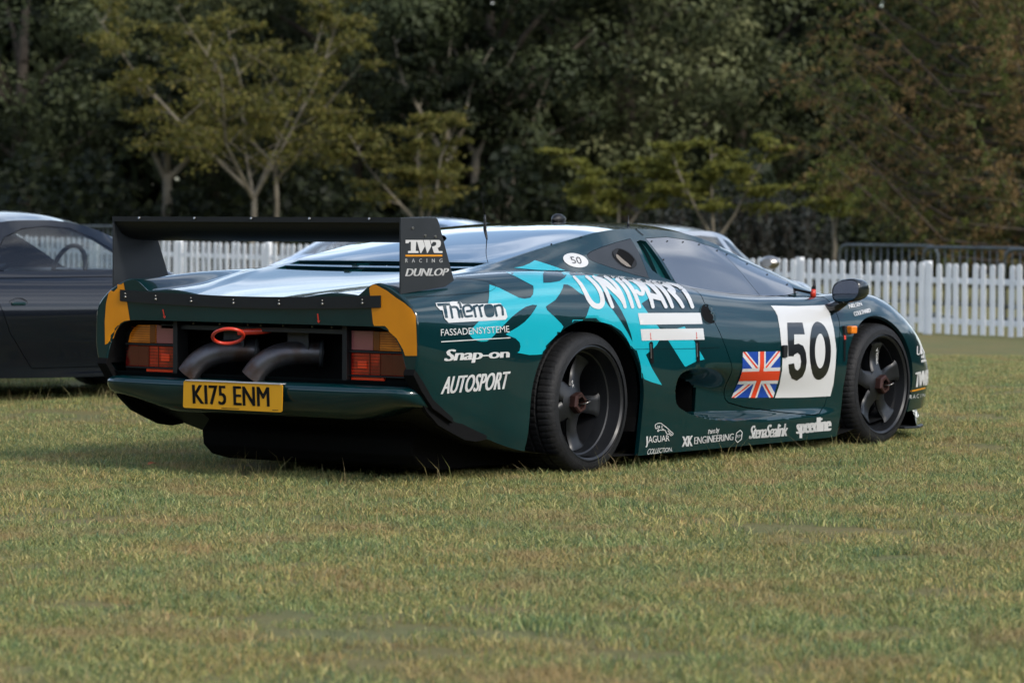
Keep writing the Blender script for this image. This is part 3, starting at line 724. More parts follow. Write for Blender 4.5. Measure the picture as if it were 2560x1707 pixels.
def stroke_poly(pts, w, close=False):
    P = [Vector(p) for p in pts]; ws = w if isinstance(w, (list, tuple)) else [w] * len(P); Lf, Rt = [], []
    for i, p in enumerate(P):
        t = (P[min(i + 1, len(P) - 1)] - P[max(i - 1, 0)]).normalized(); n = Vector((-t.y, t.x)) * ws[i] / 2
        Lf.append(p + n); Rt.append(p - n)
    def cap(p, t, w_): return [p + (Vector((t.x, t.y)) * math.sin(a) + Vector((-t.y, t.x)) * math.cos(a)) * w_ / 2 for a in np.linspace(.3, math.pi - .3, 5)]
    e1 = cap(P[-1], (P[-1] - P[-2]).normalized(), ws[-1]); e0 = cap(P[0], (P[0] - P[1]).normalized(), ws[0])
    return [tuple(v) for v in Lf + e1 + Rt[::-1] + e0]
def stroke(name, pts, w, material, lift=.003, smooth_n=4, step=9, parent=race):
    if len(pts) > 2 and smooth_n:
        P = catmull(pts, smooth_n); ws = w if not isinstance(w, (list, tuple)) else list(np.interp(np.linspace(0, len(w) - 1, len(P)), range(len(w)), w))
        pts = [tuple(p) for p in P]; w = ws
    return decal(name, stroke_poly(pts, w), material, lift, step, parent)
def text_mesh(s, bold=0, spacing=1):
    c = bpy.data.curves.new('t', 'FONT'); c.body = s; c.size = 1; c.offset = 0; c.space_character = spacing; c.resolution_u = 3
    o = bpy.data.objects.new('t', c); COL.objects.link(o); bpy.context.view_layer.update()
    me = bpy.data.meshes.new_from_object(o.evaluated_get(bpy.context.evaluated_depsgraph_get()))
    b = bmesh.new(); b.from_mesh(me); bmesh.ops.remove_doubles(b, verts=b.verts, dist=1e-4); bmesh.ops.triangulate(b, faces=b.faces)
    v = [(p.co.x, p.co.y) for p in b.verts]; b.verts.index_update(); f = [[q.index for q in x.verts] for x in b.faces]; b.free()
    bpy.data.meshes.remove(me); bpy.data.objects.remove(o); bpy.data.curves.remove(c)
    xs_ = [p[0] for p in v]; ys_ = [p[1] for p in v]; x0, y0, w, h = min(xs_), min(ys_), max(xs_) - min(xs_), max(ys_) - min(ys_)
    return [((a - x0) / w, (b_ - y0) / h) for a, b_ in v], f
def text(name, s, quad, material, lift=.003, bold=.0, spacing=1, parent=race, sub=0):
    v, f = text_mesh(s, bold, spacing); bl, br, tr, tl = quad
    if bold > .012:                             # heavier weight: the glyphs overlaid with small sideways shifts
        asp = math.hypot(br[0] - bl[0], br[1] - bl[1]) / max(1e-6, math.hypot(tl[0] - bl[0], tl[1] - bl[1])); k = (bold - .006) * 1.25 / asp; n0 = len(v)
        vv = []; ff = []
        for i, d in enumerate((-k, 0, k)):
            vv += [((a + d + k) / (1 + 2 * k), b) for a, b in v]; ff += [[q + i * n0 for q in t] for t in f]
        v, f = vv, ff
    q = [((1 - a) * (1 - b) * bl[0] + a * (1 - b) * br[0] + a * b * tr[0] + (1 - a) * b * tl[0], (1 - a) * (1 - b) * bl[1] + a * (1 - b) * br[1] + a * b * tr[1] + (1 - a) * b * tl[1]) for a, b in v]
    return lay(name, q, f, material, lift, parent, .3)
# turquoise shapes
big = Zm(za, [(500, 245), (700, 237), (1060, 233), (1420, 240), (1600, 250)]) + Zm(zb, [(0, 128), (300, 150), (600, 190), (900, 222), (1100, 247), (1230, 290), (1330, 400), (1340, 480), (1295, 575), (1190, 645), (1300, 800), (1440, 990), (1490, 1055), (1505, 1150), (1480, 1250), (1440, 1320), (1380, 1385), (1310, 1440), (1265, 1480)]) \
    + Zm(zc, [(600, 1050), (820, 1415), (600, 1350), (385, 1265), (370, 1050), (340, 900), (270, 660)]) + Zm(zb, [(1040, 1385), (950, 1215), (860, 1090), (700, 990), (520, 940), (400, 930), (215, 962)]) \
    + Zm(za, [(1500, 1010), (1375, 1060), (1300, 1190), (1200, 1330), (1100, 1470), (1000, 1485), (860, 1490), (675, 1455), (710, 1430), (725, 1360), (710, 1300), (650, 1240), (560, 1205), (500, 1180), (560, 1140), (680, 1070), (790, 990), (880, 890), (940, 800), (975, 740), (900, 735), (800, 765), (700, 830), (600, 910), (500, 1010), (400, 1110), (330, 1190), (280, 1240), (215, 1285)]) \
    + Zm(zd, [(1200, 1115), (1080, 1090), (980, 1030), (920, 960), (890, 900), (920, 850), (1000, 760), (1100, 660), (1200, 540), (1270, 400), (1340, 250), (1370, 130), (1385, 0)]) \
    + Zm(za, [(255, 430), (400, 480), (560, 560), (700, 630), (790, 645), (870, 630), (910, 580), (920, 500), (915, 450), (800, 390), (650, 310)])
decal('livery_shape', big, M['teal'], .0012, 7)
decal('livery_shape', Zm(za, [(620, 180), (760, 155), (860, 115), (940, 65), (1100, 115), (1250, 165), (1400, 218), (1230, 220), (950, 209)]), M['teal'], .0012, 7)
decal('livery_shape', Zm(zc, [(950, 440), (1150, 185), (1310, 140), (1335, 185), (1505, 435), (1535, 480), (1620, 640), (1745, 855), (1620, 885), (1530, 915), (1420, 970), (1335, 1015), (1310, 1000), (1230, 880), (1080, 640)]), M['teal'], .0012, 7)
decal('livery_cutout', Zm(za, [(1060, 228), (1420, 236), (1418, 285), (1390, 330), (1310, 380), (1180, 402), (1065, 406)]), M['paint'], .0022, 7)
decal('livery_cutout', Zm(za, [(1370, 432), (1430, 432), (1500, 470), (1600, 550), (1720, 615), (1800, 670)]) + Zm(zb, [(330, 600), (355, 660), (290, 850), (215, 965)]) + Zm(za, [(1500, 1015), (1372, 1065), (1330, 1010), (1250, 930), (1120, 810), (1105, 760), (1250, 660), (1320, 560), (1360, 480)]), M['paint'], .0022, 7)
decal('livery_cutout', Zm(zb, [(560, 450), (600, 600), (660, 690), (720, 745), (850, 930), (960, 1110), (1045, 1272), (1020, 1150), (940, 920), (860, 760), (760, 600), (690, 500)]), M['paint'], .0022, 7)
# UNIPART
U = 58
for nm, pts, w in (('letter_u', [(85, 215), (190, 330), (270, 470), (340, 600), (420, 680), (505, 690), (545, 640), (540, 540), (500, 430), (420, 320), (330, 240), (285, 212)], [40, 55, 66, 74, 84, 88, 80, 72, 66, 60, 50, 40]),
                   ('letter_n', [(400, 212), (520, 310), (610, 450), (672, 600), (712, 702)], [40, 58, 60, 60, 54]), ('letter_n', [(440, 232), (580, 300), (730, 430), (850, 560), (905, 660)], [50, 90, 80, 62, 50]), ('letter_n', [(590, 210), (700, 285), (800, 400), (880, 560), (917, 702)], [40, 52, 58, 58, 54]),
                   ('letter_i', [(715, 212), (840, 300), (940, 430), (1000, 570), (1040, 702)], [40, 58, 60, 60, 54]),
                   ('letter_p', [(820, 226), (950, 310), (1055, 450), (1115, 590), (1155, 702)], [40, 60, 62, 60, 54]), ('letter_p', [(860, 232), (1030, 265), (1140, 335), (1205, 430), (1205, 490), (1160, 490), (1100, 440)], [44, 62, 62, 60, 62, 60, 44]),
                   ('letter_a', [(1130, 268), (1235, 370), (1305, 490), (1348, 600), (1372, 702)], [40, 62, 64, 62, 54]), ('letter_a', [(1150, 268), (1300, 320), (1420, 425), (1515, 560), (1585, 702)], [44, 70, 70, 64, 54]), ('letter_a', [(1330, 520), (1500, 560)], 84),
                   ('letter_r', [(1330, 288), (1470, 360), (1580, 475), (1645, 590), (1690, 702)], [40, 62, 64, 62, 54]), ('letter_r', [(1380, 298), (1560, 340), (1680, 405), (1720, 465), (1660, 455)], [44, 62, 64, 62, 48]), ('letter_r', [(1630, 430), (1735, 525), (1815, 620), (1862, 702)], [46, 62, 62, 54]),
                   ('letter_t', [(1600, 318), (1720, 345), (1850, 400)], [28, 40, 40]), ('letter_t', [(1770, 352), (1880, 440), (1955, 550), (1995, 640), (2020, 705)], [40, 62, 62, 58, 54])):
    stroke(nm, Zm(zb, pts), [x / zb[2] for x in w] if isinstance(w, list) else w / zb[2], M['white'], .0034, 5, 6)
decal('livery_bar', Zm(zb, [(1127, 803), (2150, 800), (2185, 980), (1165, 992)]), M['white'], .003, 10)
decal('livery_bar', Zm(zb, [(1172, 1063), (2195, 1052), (2218, 1235), (1193, 1250)]), M['white'], .003, 10)
for x, y in ((1333, 1180), (2083, 1170)): decal('red_arrow', Zm(zb, [(x - 7, y - 55), (x + 3, y - 55), (x + 9, y + 30), (x + 18, y + 28), (x + 8, y + 62), (x - 6, y + 32), (x + 1, y + 30)]), M['red'], .004, 6)
# roundels, number and flag
panel = Zm(z7, [(650, 880), (900, 885), (1185, 875), (1230, 960), (1265, 1100), (1285, 1250)]) + Zm(z8, [(1291, 450), (1285, 600), (1265, 780), (1235, 902), (960, 915), (692, 918), (735, 790), (760, 650), (765, 500), (752, 390), (738, 250), (715, 118), (690, 68)])
decal('number_panel', panel, M['white'], .002, 12)
decal('race_number', Zm(z8, [(808, 183), (958, 183), (980, 297), (876, 297), (876, 397), (920, 388), (965, 410), (990, 470), (1000, 560), (990, 640), (960, 710), (905, 748), (855, 727), (830, 670), (820, 590), (876, 580), (885, 630), (910, 650), (935, 625), (945, 560), (935, 500), (910, 478), (880, 495), (870, 512), (820, 512)]), M['ink'], .0035, 9)
decal('race_number', rounded(Zm(z8, [(1030, 390), (1035, 300), (1055, 210), (1090, 172), (1125, 178), (1170, 210), (1210, 285), (1234, 390), (1238, 480), (1228, 590), (1202, 675), (1155, 732), (1105, 744), (1063, 705), (1038, 600), (1027, 490)]), 1), M['ink'], .0035, 9)
decal('number_centre', [(1760 + (1128 + 50 * math.cos(t)) / 3.92, 760 + (460 + 168 * math.sin(t)) / 3.92) for t in np.linspace(0, 2 * math.pi, 32, endpoint=False)], M['white'], .005, 9)
FLG = [(0, (375, 470), (740, 462)), (.33, (372, 620), (742, 605)), (.42, (365, 655), (736, 648)), (.64, (335, 748), (722, 742)), (1, (265, 917), (675, 915))]
def flag(u, v):
    vs = [r[0] for r in FLG]; g = lambda k, c: np.interp(v, vs, [r[k][c] for r in FLG])
    return (1760 + (g(1, 0) * (1 - u) + g(2, 0) * u) / 3.92, 760 + (g(1, 1) * (1 - u) + g(2, 1) * u) / 3.92)
def fpoly(nm, P, m, lift): P = dense(P, .07); return decal(nm, [flag(*p) for p in P], m, lift, 7)
fpoly('flag_field', [(0, 0), (1, 0), (1, 1), (0, 1)], M['blue'], .002)
for a, b in (((0, 0), (.5, .5)), ((1, 0), (.5, .5)), ((0, 1), (.5, .5)), ((1, 1), (.5, .5))):
    sx = 1 if a[0] == 0 else -1; sy = 1 if a[1] == 0 else -1
    fpoly('flag_saltire', [a, (a[0] + sx * .10, a[1]), (.5, .5 - sy * .10), b, (.5 - sx * .10, .5), (a[0], a[1] + sy * .10)], M['white'], .0028)
    fpoly('flag_saltire', [a, (a[0] + sx * .055, a[1]), (b[0] - sx * .02, b[1] - sy * .075), (b[0] - sx * .05, b[1] - sy * .05)], M['flagred'], .0036)
fpoly('flag_cross', [(.405, 0), (.605, 0), (.605, 1), (.405, 1)], M['white'], .0044); fpoly('flag_cross', [(0, .36), (1, .36), (1, .71), (0, .71)], M['white'], .0047)
fpoly('flag_cross', [(.45, 0), (.56, 0), (.56, 1), (.45, 1)], M['flagred'], .0054); fpoly('flag_cross', [(0, .43), (1, .43), (1, .64), (0, .64)], M['flagred'], .0057)
def ell(z, cx, cy, a, b, ang, n=36): c, s_ = math.cos(ang), math.sin(ang); return Zm(z, [(cx + a * math.cos(t) * c - b * math.sin(t) * s_, cy + a * math.cos(t) * s_ + b * math.sin(t) * c) for t in np.linspace(0, 2 * math.pi, n, endpoint=False)])
decal('small_roundel', ell(z5, 932, 515, 126, 66, .24), M['white'], .002, 8); text('small_number', '50', Zm(z5, [(900, 545), (995, 552), (975, 482), (868, 480)]), M['ink'], .0035, .01)
# lettering on the flank
decal('sponsor_backing', Zm(zd, [(70, 172), (415, 155), (470, 140), (590, 140), (670, 145), (735, 205), (940, 203), (1250, 190), (1660, 180), (1780, 330), (1830, 510), (1780, 580), (390, 655), (290, 550), (240, 350), (180, 345), (95, 255)]), M['white'], .0026, 7)
decal('sponsor_letter', Zm(zd, [(100, 192), (412, 178), (440, 240), (330, 244), (372, 538), (305, 542), (245, 250), (122, 258)]), M['paint'], .0036, 6)
for P in ([(430, 262), (478, 530)], [(440, 282), (555, 274), (605, 312), (652, 520)], [(678, 352), (722, 515)], [(628, 172), (652, 175), (688, 285)], [(955, 488), (800, 500), (772, 440), (745, 290), (790, 246), (900, 240), (940, 282), (952, 352), (835, 378)],
          [(998, 262), (1048, 505)], [(1002, 268), (1085, 236)], [(1132, 258), (1192, 500)], [(1136, 264), (1218, 233)], [(1290, 244), (1400, 228), (1450, 262), (1480, 440), (1450, 485), (1340, 490), (1310, 450), (1275, 275), (1290, 246)], [(1512, 248), (1562, 485)], [(1522, 254), (1640, 228), (1690, 272), (1715, 455)]):
    stroke('sponsor_letter', Zm(zd, P), 56 / 9.8, M['paint'], .0036, 3 if len(P) > 2 else 0, 5)
text('sponsor_lettering', 'FASSADENSYSTEME', Zm(zd, [(200, 975), (1882, 885), (1862, 725), (195, 810)]), M['white'], .0036, .0)
decal('sponsor_underline', Zm(zd, [(205, 1105), (1900, 1008), (1900, 1030), (205, 1130)]), M['white'], .0036, 8)
text('sponsor_lettering', 'Snap-on', Zm(z4, [(1362, 492), (1985, 447), (1990, 343), (1405, 347)]), M['white'], .003, .05, .95)
text('sponsor_lettering', 'AUTOSPORT', Zm(z4, [(1345, 765), (1962, 715), (1997, 550), (1385, 602)]), M['white'], .003, .03, 1.0)
text('sponsor_lettering', 'JAGUAR', Zm(ze, [(212, 612), (697, 560), (692, 392), (208, 418)]), M['white'], .003, .012, .95)
stroke('sponsor_lettering', Zm(ze, [(222, 430), (225, 560), (220, 620), (205, 640)]), 3.0, M['white'], .003, 3, 4)
text('sponsor_lettering', 'COLLECTION.', Zm(ze, [(218, 806), (755, 732), (752, 650), (250, 682)]), M['white'], .003, -.004, .9)
text('sponsor_lettering', 'XK', Zm(ze, [(952, 642), (1180, 624), (1196, 402), (960, 425)]), M['white'], .003, .04, .9)
text('sponsor_lettering', 'ENGINEERING', Zm(ze, [(1210, 588), (2032, 498), (2048, 358), (1216, 436)]), M['white'], .003, .022, .95)
text('sponsor_lettering', 'Paint by', Zm(ze, [(1500, 402), (1732, 372), (1752, 222), (1512, 285)]), M['white'], .003, -.002, .85)
for seg in ([(392, 225), (398, 182), (440, 152), (512, 146), (562, 185), (640, 242), (720, 320), (770, 362), (762, 385), (722, 408)], [(722, 408), (690, 372), (640, 370), (602, 297), (540, 292), (482, 290), (450, 322), (446, 300), (462, 270), (432, 238), (410, 262), (392, 225)], [(535, 200), (540, 268), (570, 268)], [(440, 205), (485, 240), (478, 200)], [(660, 300), (700, 350), (735, 375)]):
    stroke('leaping_cat_emblem', Zm(ze, seg), 1.7, M['white'], .003, 3, 4)
hexa = [(2180, 290), (2222, 340), (2205, 480), (2125, 550), (2080, 495), (2105, 350), (2180, 290)]
for i in range(6): stroke('hexagon_emblem', Zm(ze, hexa[i:i + 2]), 1.8, M['white'], .003, 0, 4)
text('hexagon_lettering', 'RM', Zm(ze, [(2106, 456), (2206, 442), (2208, 378), (2112, 394)]), M['white'], .003, .015)
text('sponsor_lettering', 'StenaSealink', Zm(zf, [(105, 682), (1092, 610), (1145, 282), (185, 342)]), M['white'], .003, .03, .86)
text('sponsor_lettering', 'speedline', Zm(zf, [(1315, 674), (2222, 588), (2232, 98), (1332, 184)]), M['white'], .003, .045, .84)
text('driver_lettering', 'NIELSEN', Zm(z7, [(1418, 908), (1548, 880), (1530, 845), (1410, 868)]), M['white'], .003, .03, .9)
text('driver_lettering', 'COULTHARD', Zm(z7, [(1468, 985), (1632, 945), (1622, 905), (1456, 942)]), M['white'], .003, .035, .92)
text('nose_lettering', 'TWR', Zm(zh, [(352, 842), (620, 790), (625, 535), (375, 598)]), M['white'], .003, .05, .8)
decal('nose_line', Zm(zh, [(305, 888), (540, 832), (540, 858), (305, 912)]), M['amber'], .003, 5)
text('nose_lettering', 'RACING', Zm(zh, [(280, 1032), (600, 975), (600, 930), (284, 958)]), M['white'], .003, .0, 1.5)
text('nose_lettering', 'UNI', Zm(zh, [(390, 318), (560, 280), (548, 150), (398, 165)]), M['white'], .003, .03, .85)
for y in (320, 388): decal('nose_bar', Zm(zh, [(466, y + 4), (556, y - 20), (556, y + 24), (468, y + 46)]), M['white'], .003, 5)
text('chin_lettering', 'DUNLOP', Zm(zh, [(342, 1348), (575, 1292), (578, 1200), (345, 1232)]), M['white'], .004, .04, .85)
# end plate
for P in ([(215, 195), (640, 195), (690, 350), (600, 512), (575, 512), (500, 240), (475, 240), (465, 462), (530, 466), (530, 513), (275, 513), (275, 466), (345, 460), (345, 240), (300, 240), (288, 275), (215, 275)], [(655, 195), (805, 195), (845, 350), (757, 513), (742, 513)],
          [(820, 195), (1040, 195), (1075, 230), (1082, 290), (1065, 350), (1030, 380), (1000, 387), (1030, 466), (1120, 466), (1120, 513), (910, 513), (862, 355), (920, 345), (960, 320), (968, 280), (950, 245), (890, 240), (848, 300)]):
    decal('wing_lettering', Zm(zg, P), M['white'], .0015, 6)
decal('wing_line', Zm(zg, [(213, 557), (1117, 554), (1117, 598), (213, 601)]), M['amber'], .0015, 10)
for ch, a, b in (('R', 210, 274), ('A', 370, 447), ('C', 550, 617), ('I', 728, 748), ('N', 860, 932), ('G', 1045, 1120)):
    text('wing_lettering', ch, Zm(zg, [(a, 748), (b, 742), (b, 650), (a, 655)]), M['white'], .0015, .022)
text('wing_lettering', 'DUNLOP', Zm(zg, [(208, 1084), (1238, 1066), (1298, 884), (258, 892)]), M['white'], .0015, .045, .95)
# tail
CAR_ALL = CAR; CAR = gather(race, ('wheel', 'spoiler_strip', 'tail_lamp', 'rear_wing'))
decal('corner_panel', [(922, 711), (940, 712)] + [(968, 727), (990, 744), (1012, 758), (1029, 773), (1039, 790), (1042, 860), (1042, 889), (1013, 889), (1008, 874), (992, 846), (973, 829), (949, 819), (934, 818)], M['yellow'], .002, 9)
decal('corner_panel', [(307, 698), (301, 701), (293, 707), (282, 719), (271, 734), (265, 760), (262, 805), (263, 862), (279, 864), (283, 846), (290, 826), (301, 809), (311, 803), (325, 801), (318, 757), (314, 735)], M['yellow'], .002, 9)
CAR = CAR_ALL
for P in ([(406, 774), (409, 774), (412, 791), (415, 790), (412, 797), (408, 791), (410, 790)], [(793, 784), (796, 784), (798, 802), (801, 801), (797, 808), (793, 802), (795, 801)]): decal('red_arrow', P, M['red'], .002, 6)
text('plate_lettering', 'KI75 ENM', Zm(z2, [(1058, 1086), (1897, 1120), (1890, 906), (1048, 880)]), M['ink'], .0012, .03, 1.03)
for a, b, y in ((1370, 1565, 1130), (1925, 1990, 1150)): decal('plate_small_print', Zm(z2, [(a, y), (b, y + (b - a) * .045), (b, y + 6 + (b - a) * .045), (a, y + 7)]), M['ink'], .0012, 8)
# shut lines, latches, handle, fasteners
stroke('panel_seam', Zm(zc, [(190, 634), (640, 628), (1090, 627), (1540, 618), (2060, 600)]), .9, M['void'], .0045, 3, 6)
stroke('panel_seam', Zm(z3, [(1200, 1062), (1500, 1046), (1850, 1022), (2070, 1002), (2145, 975), (2168, 940), (2120, 900), (2000, 872), (1740, 853)]), .8, M['void'], .0026, 3, 6)
stroke('panel_seam', Zm(z5, [(1512, 196), (1540, 225), (1592, 268)]), 1.6, M['void'], .0026, 3, 6)
for cx, y0, y1 in ((570, 468, 950), (1575, 455, 915)):
    decal('latch', Zm(zc, stroke_poly([(cx, y0 + 38), (cx + 20, y1 - 38)], 76)), M['void'], .005, 5)
    decal('latch_pin', Zm(zc, stroke_poly([(cx - 18, y0 + 60), (cx - 8, y1 - 120)], 20)), M['steel'], .0075, 5)
decal('door_handle', ell(zs, 592, 300, 118, 80, 1.15), M['void'], .003, 6)
decal('door_handle_flap', Zm(zs, [(580, 195), (640, 215), (690, 280), (698, 350), (672, 412), (640, 330), (605, 260)]), M['paint'], .008, 5)
stroke('door_handle_rim', ell(zs, 592, 300, 120, 82, 1.15)[:33], .8, M['darkteal'], .0045, 0, 5)
for x, y in ((320, 205), (502, 205), (687, 213), (877, 243), (1090, 313), (1203, 360), (1443, 470), (1680, 595), (1915, 712), (458, 420), (577, 660)): decal('window_rivet', ell(zw, x, y, 9, 9, 0, 8), M['void'], .002, 5)
for x, y in ((985, 288), (695, 358)): decal('cover_rivet', ell(z5, x, y, 9, 8, 0, 8), M['void'], .002, 5)
hole = ell(z5, 1410, 495, 132, 66, .62)
decal('filler_opening', hole, M['void'], .002, 5)  # flat black patch: the dark inside of the hole, painted on the panel
decal('filler_neck', Zm(z5, [(1318, 450), (1330, 490), (1370, 535), (1430, 575), (1475, 582), (1440, 545), (1390, 505), (1345, 465)]), mat('filler_neck_metal', (.30, .24, .18), .35, .6), .004, 5)
stroke('filler_rim', hole + [hole[0]], 1.3, M['rubber'], .005, 0, 5)
# bodywork fittings raised on the surface
def fitting(px, py): h = hit(px, py, 0); return h
h = fitting(2124, 824); bmx = bmesh.new(); add_box(bmx, h + Vector((0, -.012, 0)), (.055, .04, .042), .008); obj('side_indicator', bmx, M['orange'], race)
h = fitting(2108, 826); bmx = bmesh.new(); add_box(bmx, h + Vector((0, -.006, 0)), (.02, .02, .05), .004); obj('side_bracket', bmx, M['black'], race)
decal('red_strap', [(2107, 834), (2112, 832), (2113, 848), (2109, 850)], M['red'], .004, 5); decal('black_strap', [(2107, 850), (2112, 848), (2112, 900), (2108, 905)], M['void'], .004, 6)
h = fitting(1958, 878); bmx = bmesh.new(); add_box(bmx, h + Vector((0, -.008, 0)), (.035, .02, .065), .006); obj('door_hinge', bmx, M['black'], race)
def nearest_roof(x, y): q = BODY_BVH.ray_cast(Vector((x, y, 3)), Vector((0, 0, -1)))[0]; return q
p = nearest_roof(.40, 0); an = empty('aerial', (0, 0, 0), 0, race)
tube('aerial_base', [p - UPV * .01, p + UPV * .02, p + UPV * .05, p + UPV * .075], [.010, .008, .007, .004], M['rim'], an, 10); tube('whip', [p + UPV * .07, p + Vector((-.02, .012, .19))], [.003, .0015], M['void'], an, 6)
p = nearest_roof(1.02, 0.0); V, F = [], []
for i in range(9):
    t = i / 8; r = .028 * math.sin(math.pi * (t**.75)) + .001
    for k in range(10): a = 2 * math.pi * k / 10; V.append((p.x - .05 + .12 * t, p.y + r * 1.2 * math.cos(a), p.z + .012 + r * 1.05 * math.sin(a)))
for i in range(8):
    for k in range(10): F.append((i * 10 + k, i * 10 + (k + 1) % 10, (i + 1) * 10 + (k + 1) % 10, (i + 1) * 10 + k))
obj('roof_lamp', mesh('roof_lamp', V, F, True), M['black'], race)
p = nearest_roof(1.06, -.42); tube('roof_mast', [p - UPV * .005, p + UPV * .015, p + UPV * .022, p + UPV * .055], [.009, .007, .003, .0015], M['rim'], race, 8)
h = fitting(2032, 742); tube('wind_marker', [h, h + Vector((.005, 0, .04))], [.017, .013], M['red'], race, 8); tube('wind_marker_tip', [h + Vector((.005, 0, .04)), h + Vector((.018, .0, .085))], [.013, .003], M['black'], race, 8)
tube('wiper', [h + Vector((.02, .03, .02)), h + Vector((-.02, .14, .045)), h + Vector((-.08, .25, .07))], .007, M['void'], race, 6)
# door mirror
mir = empty('door_mirror', (0, 0, 0), 0, race); mc = Vector((2.15, -1.045, .845)); V, F = [], []
yaw = math.radians(-8); NR, NK = 10, 28
prof_m = [(0, .93), (.006, .985), (.02, 1.0), (.05, .985), (.08, .92), (.105, .79), (.122, .58), (.13, .30), (.132, .02)]
for d, sc_ in prof_m:
    for k in range(NK):
        a = 2 * math.pi * k / NK; c, s_ = math.cos(a), math.sin(a); ex = 2.6
        yy_ = .098 * sc_ * math.copysign(abs(c)**(2 / ex), c); zz_ = .064 * sc_ * math.copysign(abs(s_)**(2 / ex), s_) + (-.012 * yy_ / .098)
        V.append(mc + Vector((d * math.cos(yaw) - yy_ * math.sin(yaw), d * math.sin(yaw) + yy_ * math.cos(yaw), zz_)))
for i in range(len(prof_m) - 1):
    for k in range(NK): F.append((i * NK + k, i * NK + (k + 1) % NK, (i + 1) * NK + (k + 1) % NK, (i + 1) * NK + k))
obj('mirror_housing', mesh('mirror_housing', V, F, True, 50), mat('gloss_black_plastic', (.008, .012, .014), .25, 0, .6, .06), mir)
G = [mc + Vector((.004 - yy_ * math.sin(yaw), yy_ * math.cos(yaw), zz_)) for yy_, zz_ in [(.088 * math.copysign(abs(math.cos(t))**.77, math.cos(t)), .055 * math.copysign(abs(math.sin(t))**.77, math.sin(t)) - .012 * math.cos(t)) for t in np.linspace(0, 2 * math.pi, 28, endpoint=False)]]
obj('mirror_glass', mesh('mirror_glass', G, [tuple(range(28))]), M['mirror'], mir)
tube('mirror_stalk', [mc + Vector((.05, .03, -.05)), mc + Vector((.05, .09, -.085)), mc + Vector((.05, .16, -.11))], [.026, .03, .036], M['ink'], mir, 10)
ml = empty('door_mirror', (0, 0, 0), 0, race)
for c in list(mir.children):
    m2 = c.data.copy(); m2.transform(Matrix.Diagonal((1, -1, 1, 1))); m2.flip_normals(); o = obj(c.name.split('.')[0], m2, None, ml)
# vent dividers
for x0, x1, ys_ in ((-.433, -.347, (-.22, .16)), (-.563, -.472, (-.30, .10))):
    for y in ys_:
        z_ = nearest_roof((x0 + x1) / 2, y); box('vent_divider', (z_.x, y, z_.z - .008), (abs(x1 - x0) + .006, .035, .012), M['paint'], race)
# lettering on the wheels (true units)
def wheel_text(root, s, ang, r0, r1, wd, depth, sg=-1):
    v, f = text_mesh(s, .02, .95); th = math.radians(ang); er = Vector((math.cos(th), 0, math.sin(th))); et = Vector((math.sin(th), 0, -math.cos(th)))
    V = [er * (r0 + (r1 - r0) * a) + et * (wd * (.5 - b)) + Vector((0, sg * depth, 0)) for a, b in v]
    o = obj('wheel_lettering', mesh('wheel_lettering', V, f), M['white'], root)
for o in race.children:
    if o.name.split('.')[0] == 'wheel' and o.location.y < 0:
        if o.location.x > 1: wheel_text(o, 'SPEEDLINE', 90, .105, .20, .022, -.034 - .0)
        else: wheel_text(o, '34', 108, .075, .110, .013, -.085)
bake_car()
# ------------------------------------------------------------------ ground, grass
def gheight(dep, lat):
    r = float(smoothstep(21, 36, dep)); return -(.0025 * max(0, dep - 22) + .02 * min(max(lat, -4), 25)) * r
def gpoint(dep, lat, dz=0):
    x, y = ground_xy(dep, lat); return Vector((x, y, gheight(dep, lat) + dz))
def lat_of(px, dep): return (px - PPX) / FPX * dep
deps = list(np.arange(-120, 0, 15)) + list(np.arange(0, 60, 1.5)) + list(np.arange(60, 120, 6)) + [130, 160, 220, 320, 450]
lats = [-300, -200, -120, -70, -40, -25, -15, -10] + list(np.arange(-7, 26, 1.5)) + [28, 34, 42, 60, 90, 140, 220, 300]
V = [gpoint(d, l) for d in deps for l in lats]; nl = len(lats)
F = [(i * nl + j, i * nl + j + 1, (i + 1) * nl + j + 1, (i + 1) * nl + j) for i in range(len(deps) - 1) for j in range(nl - 1)]
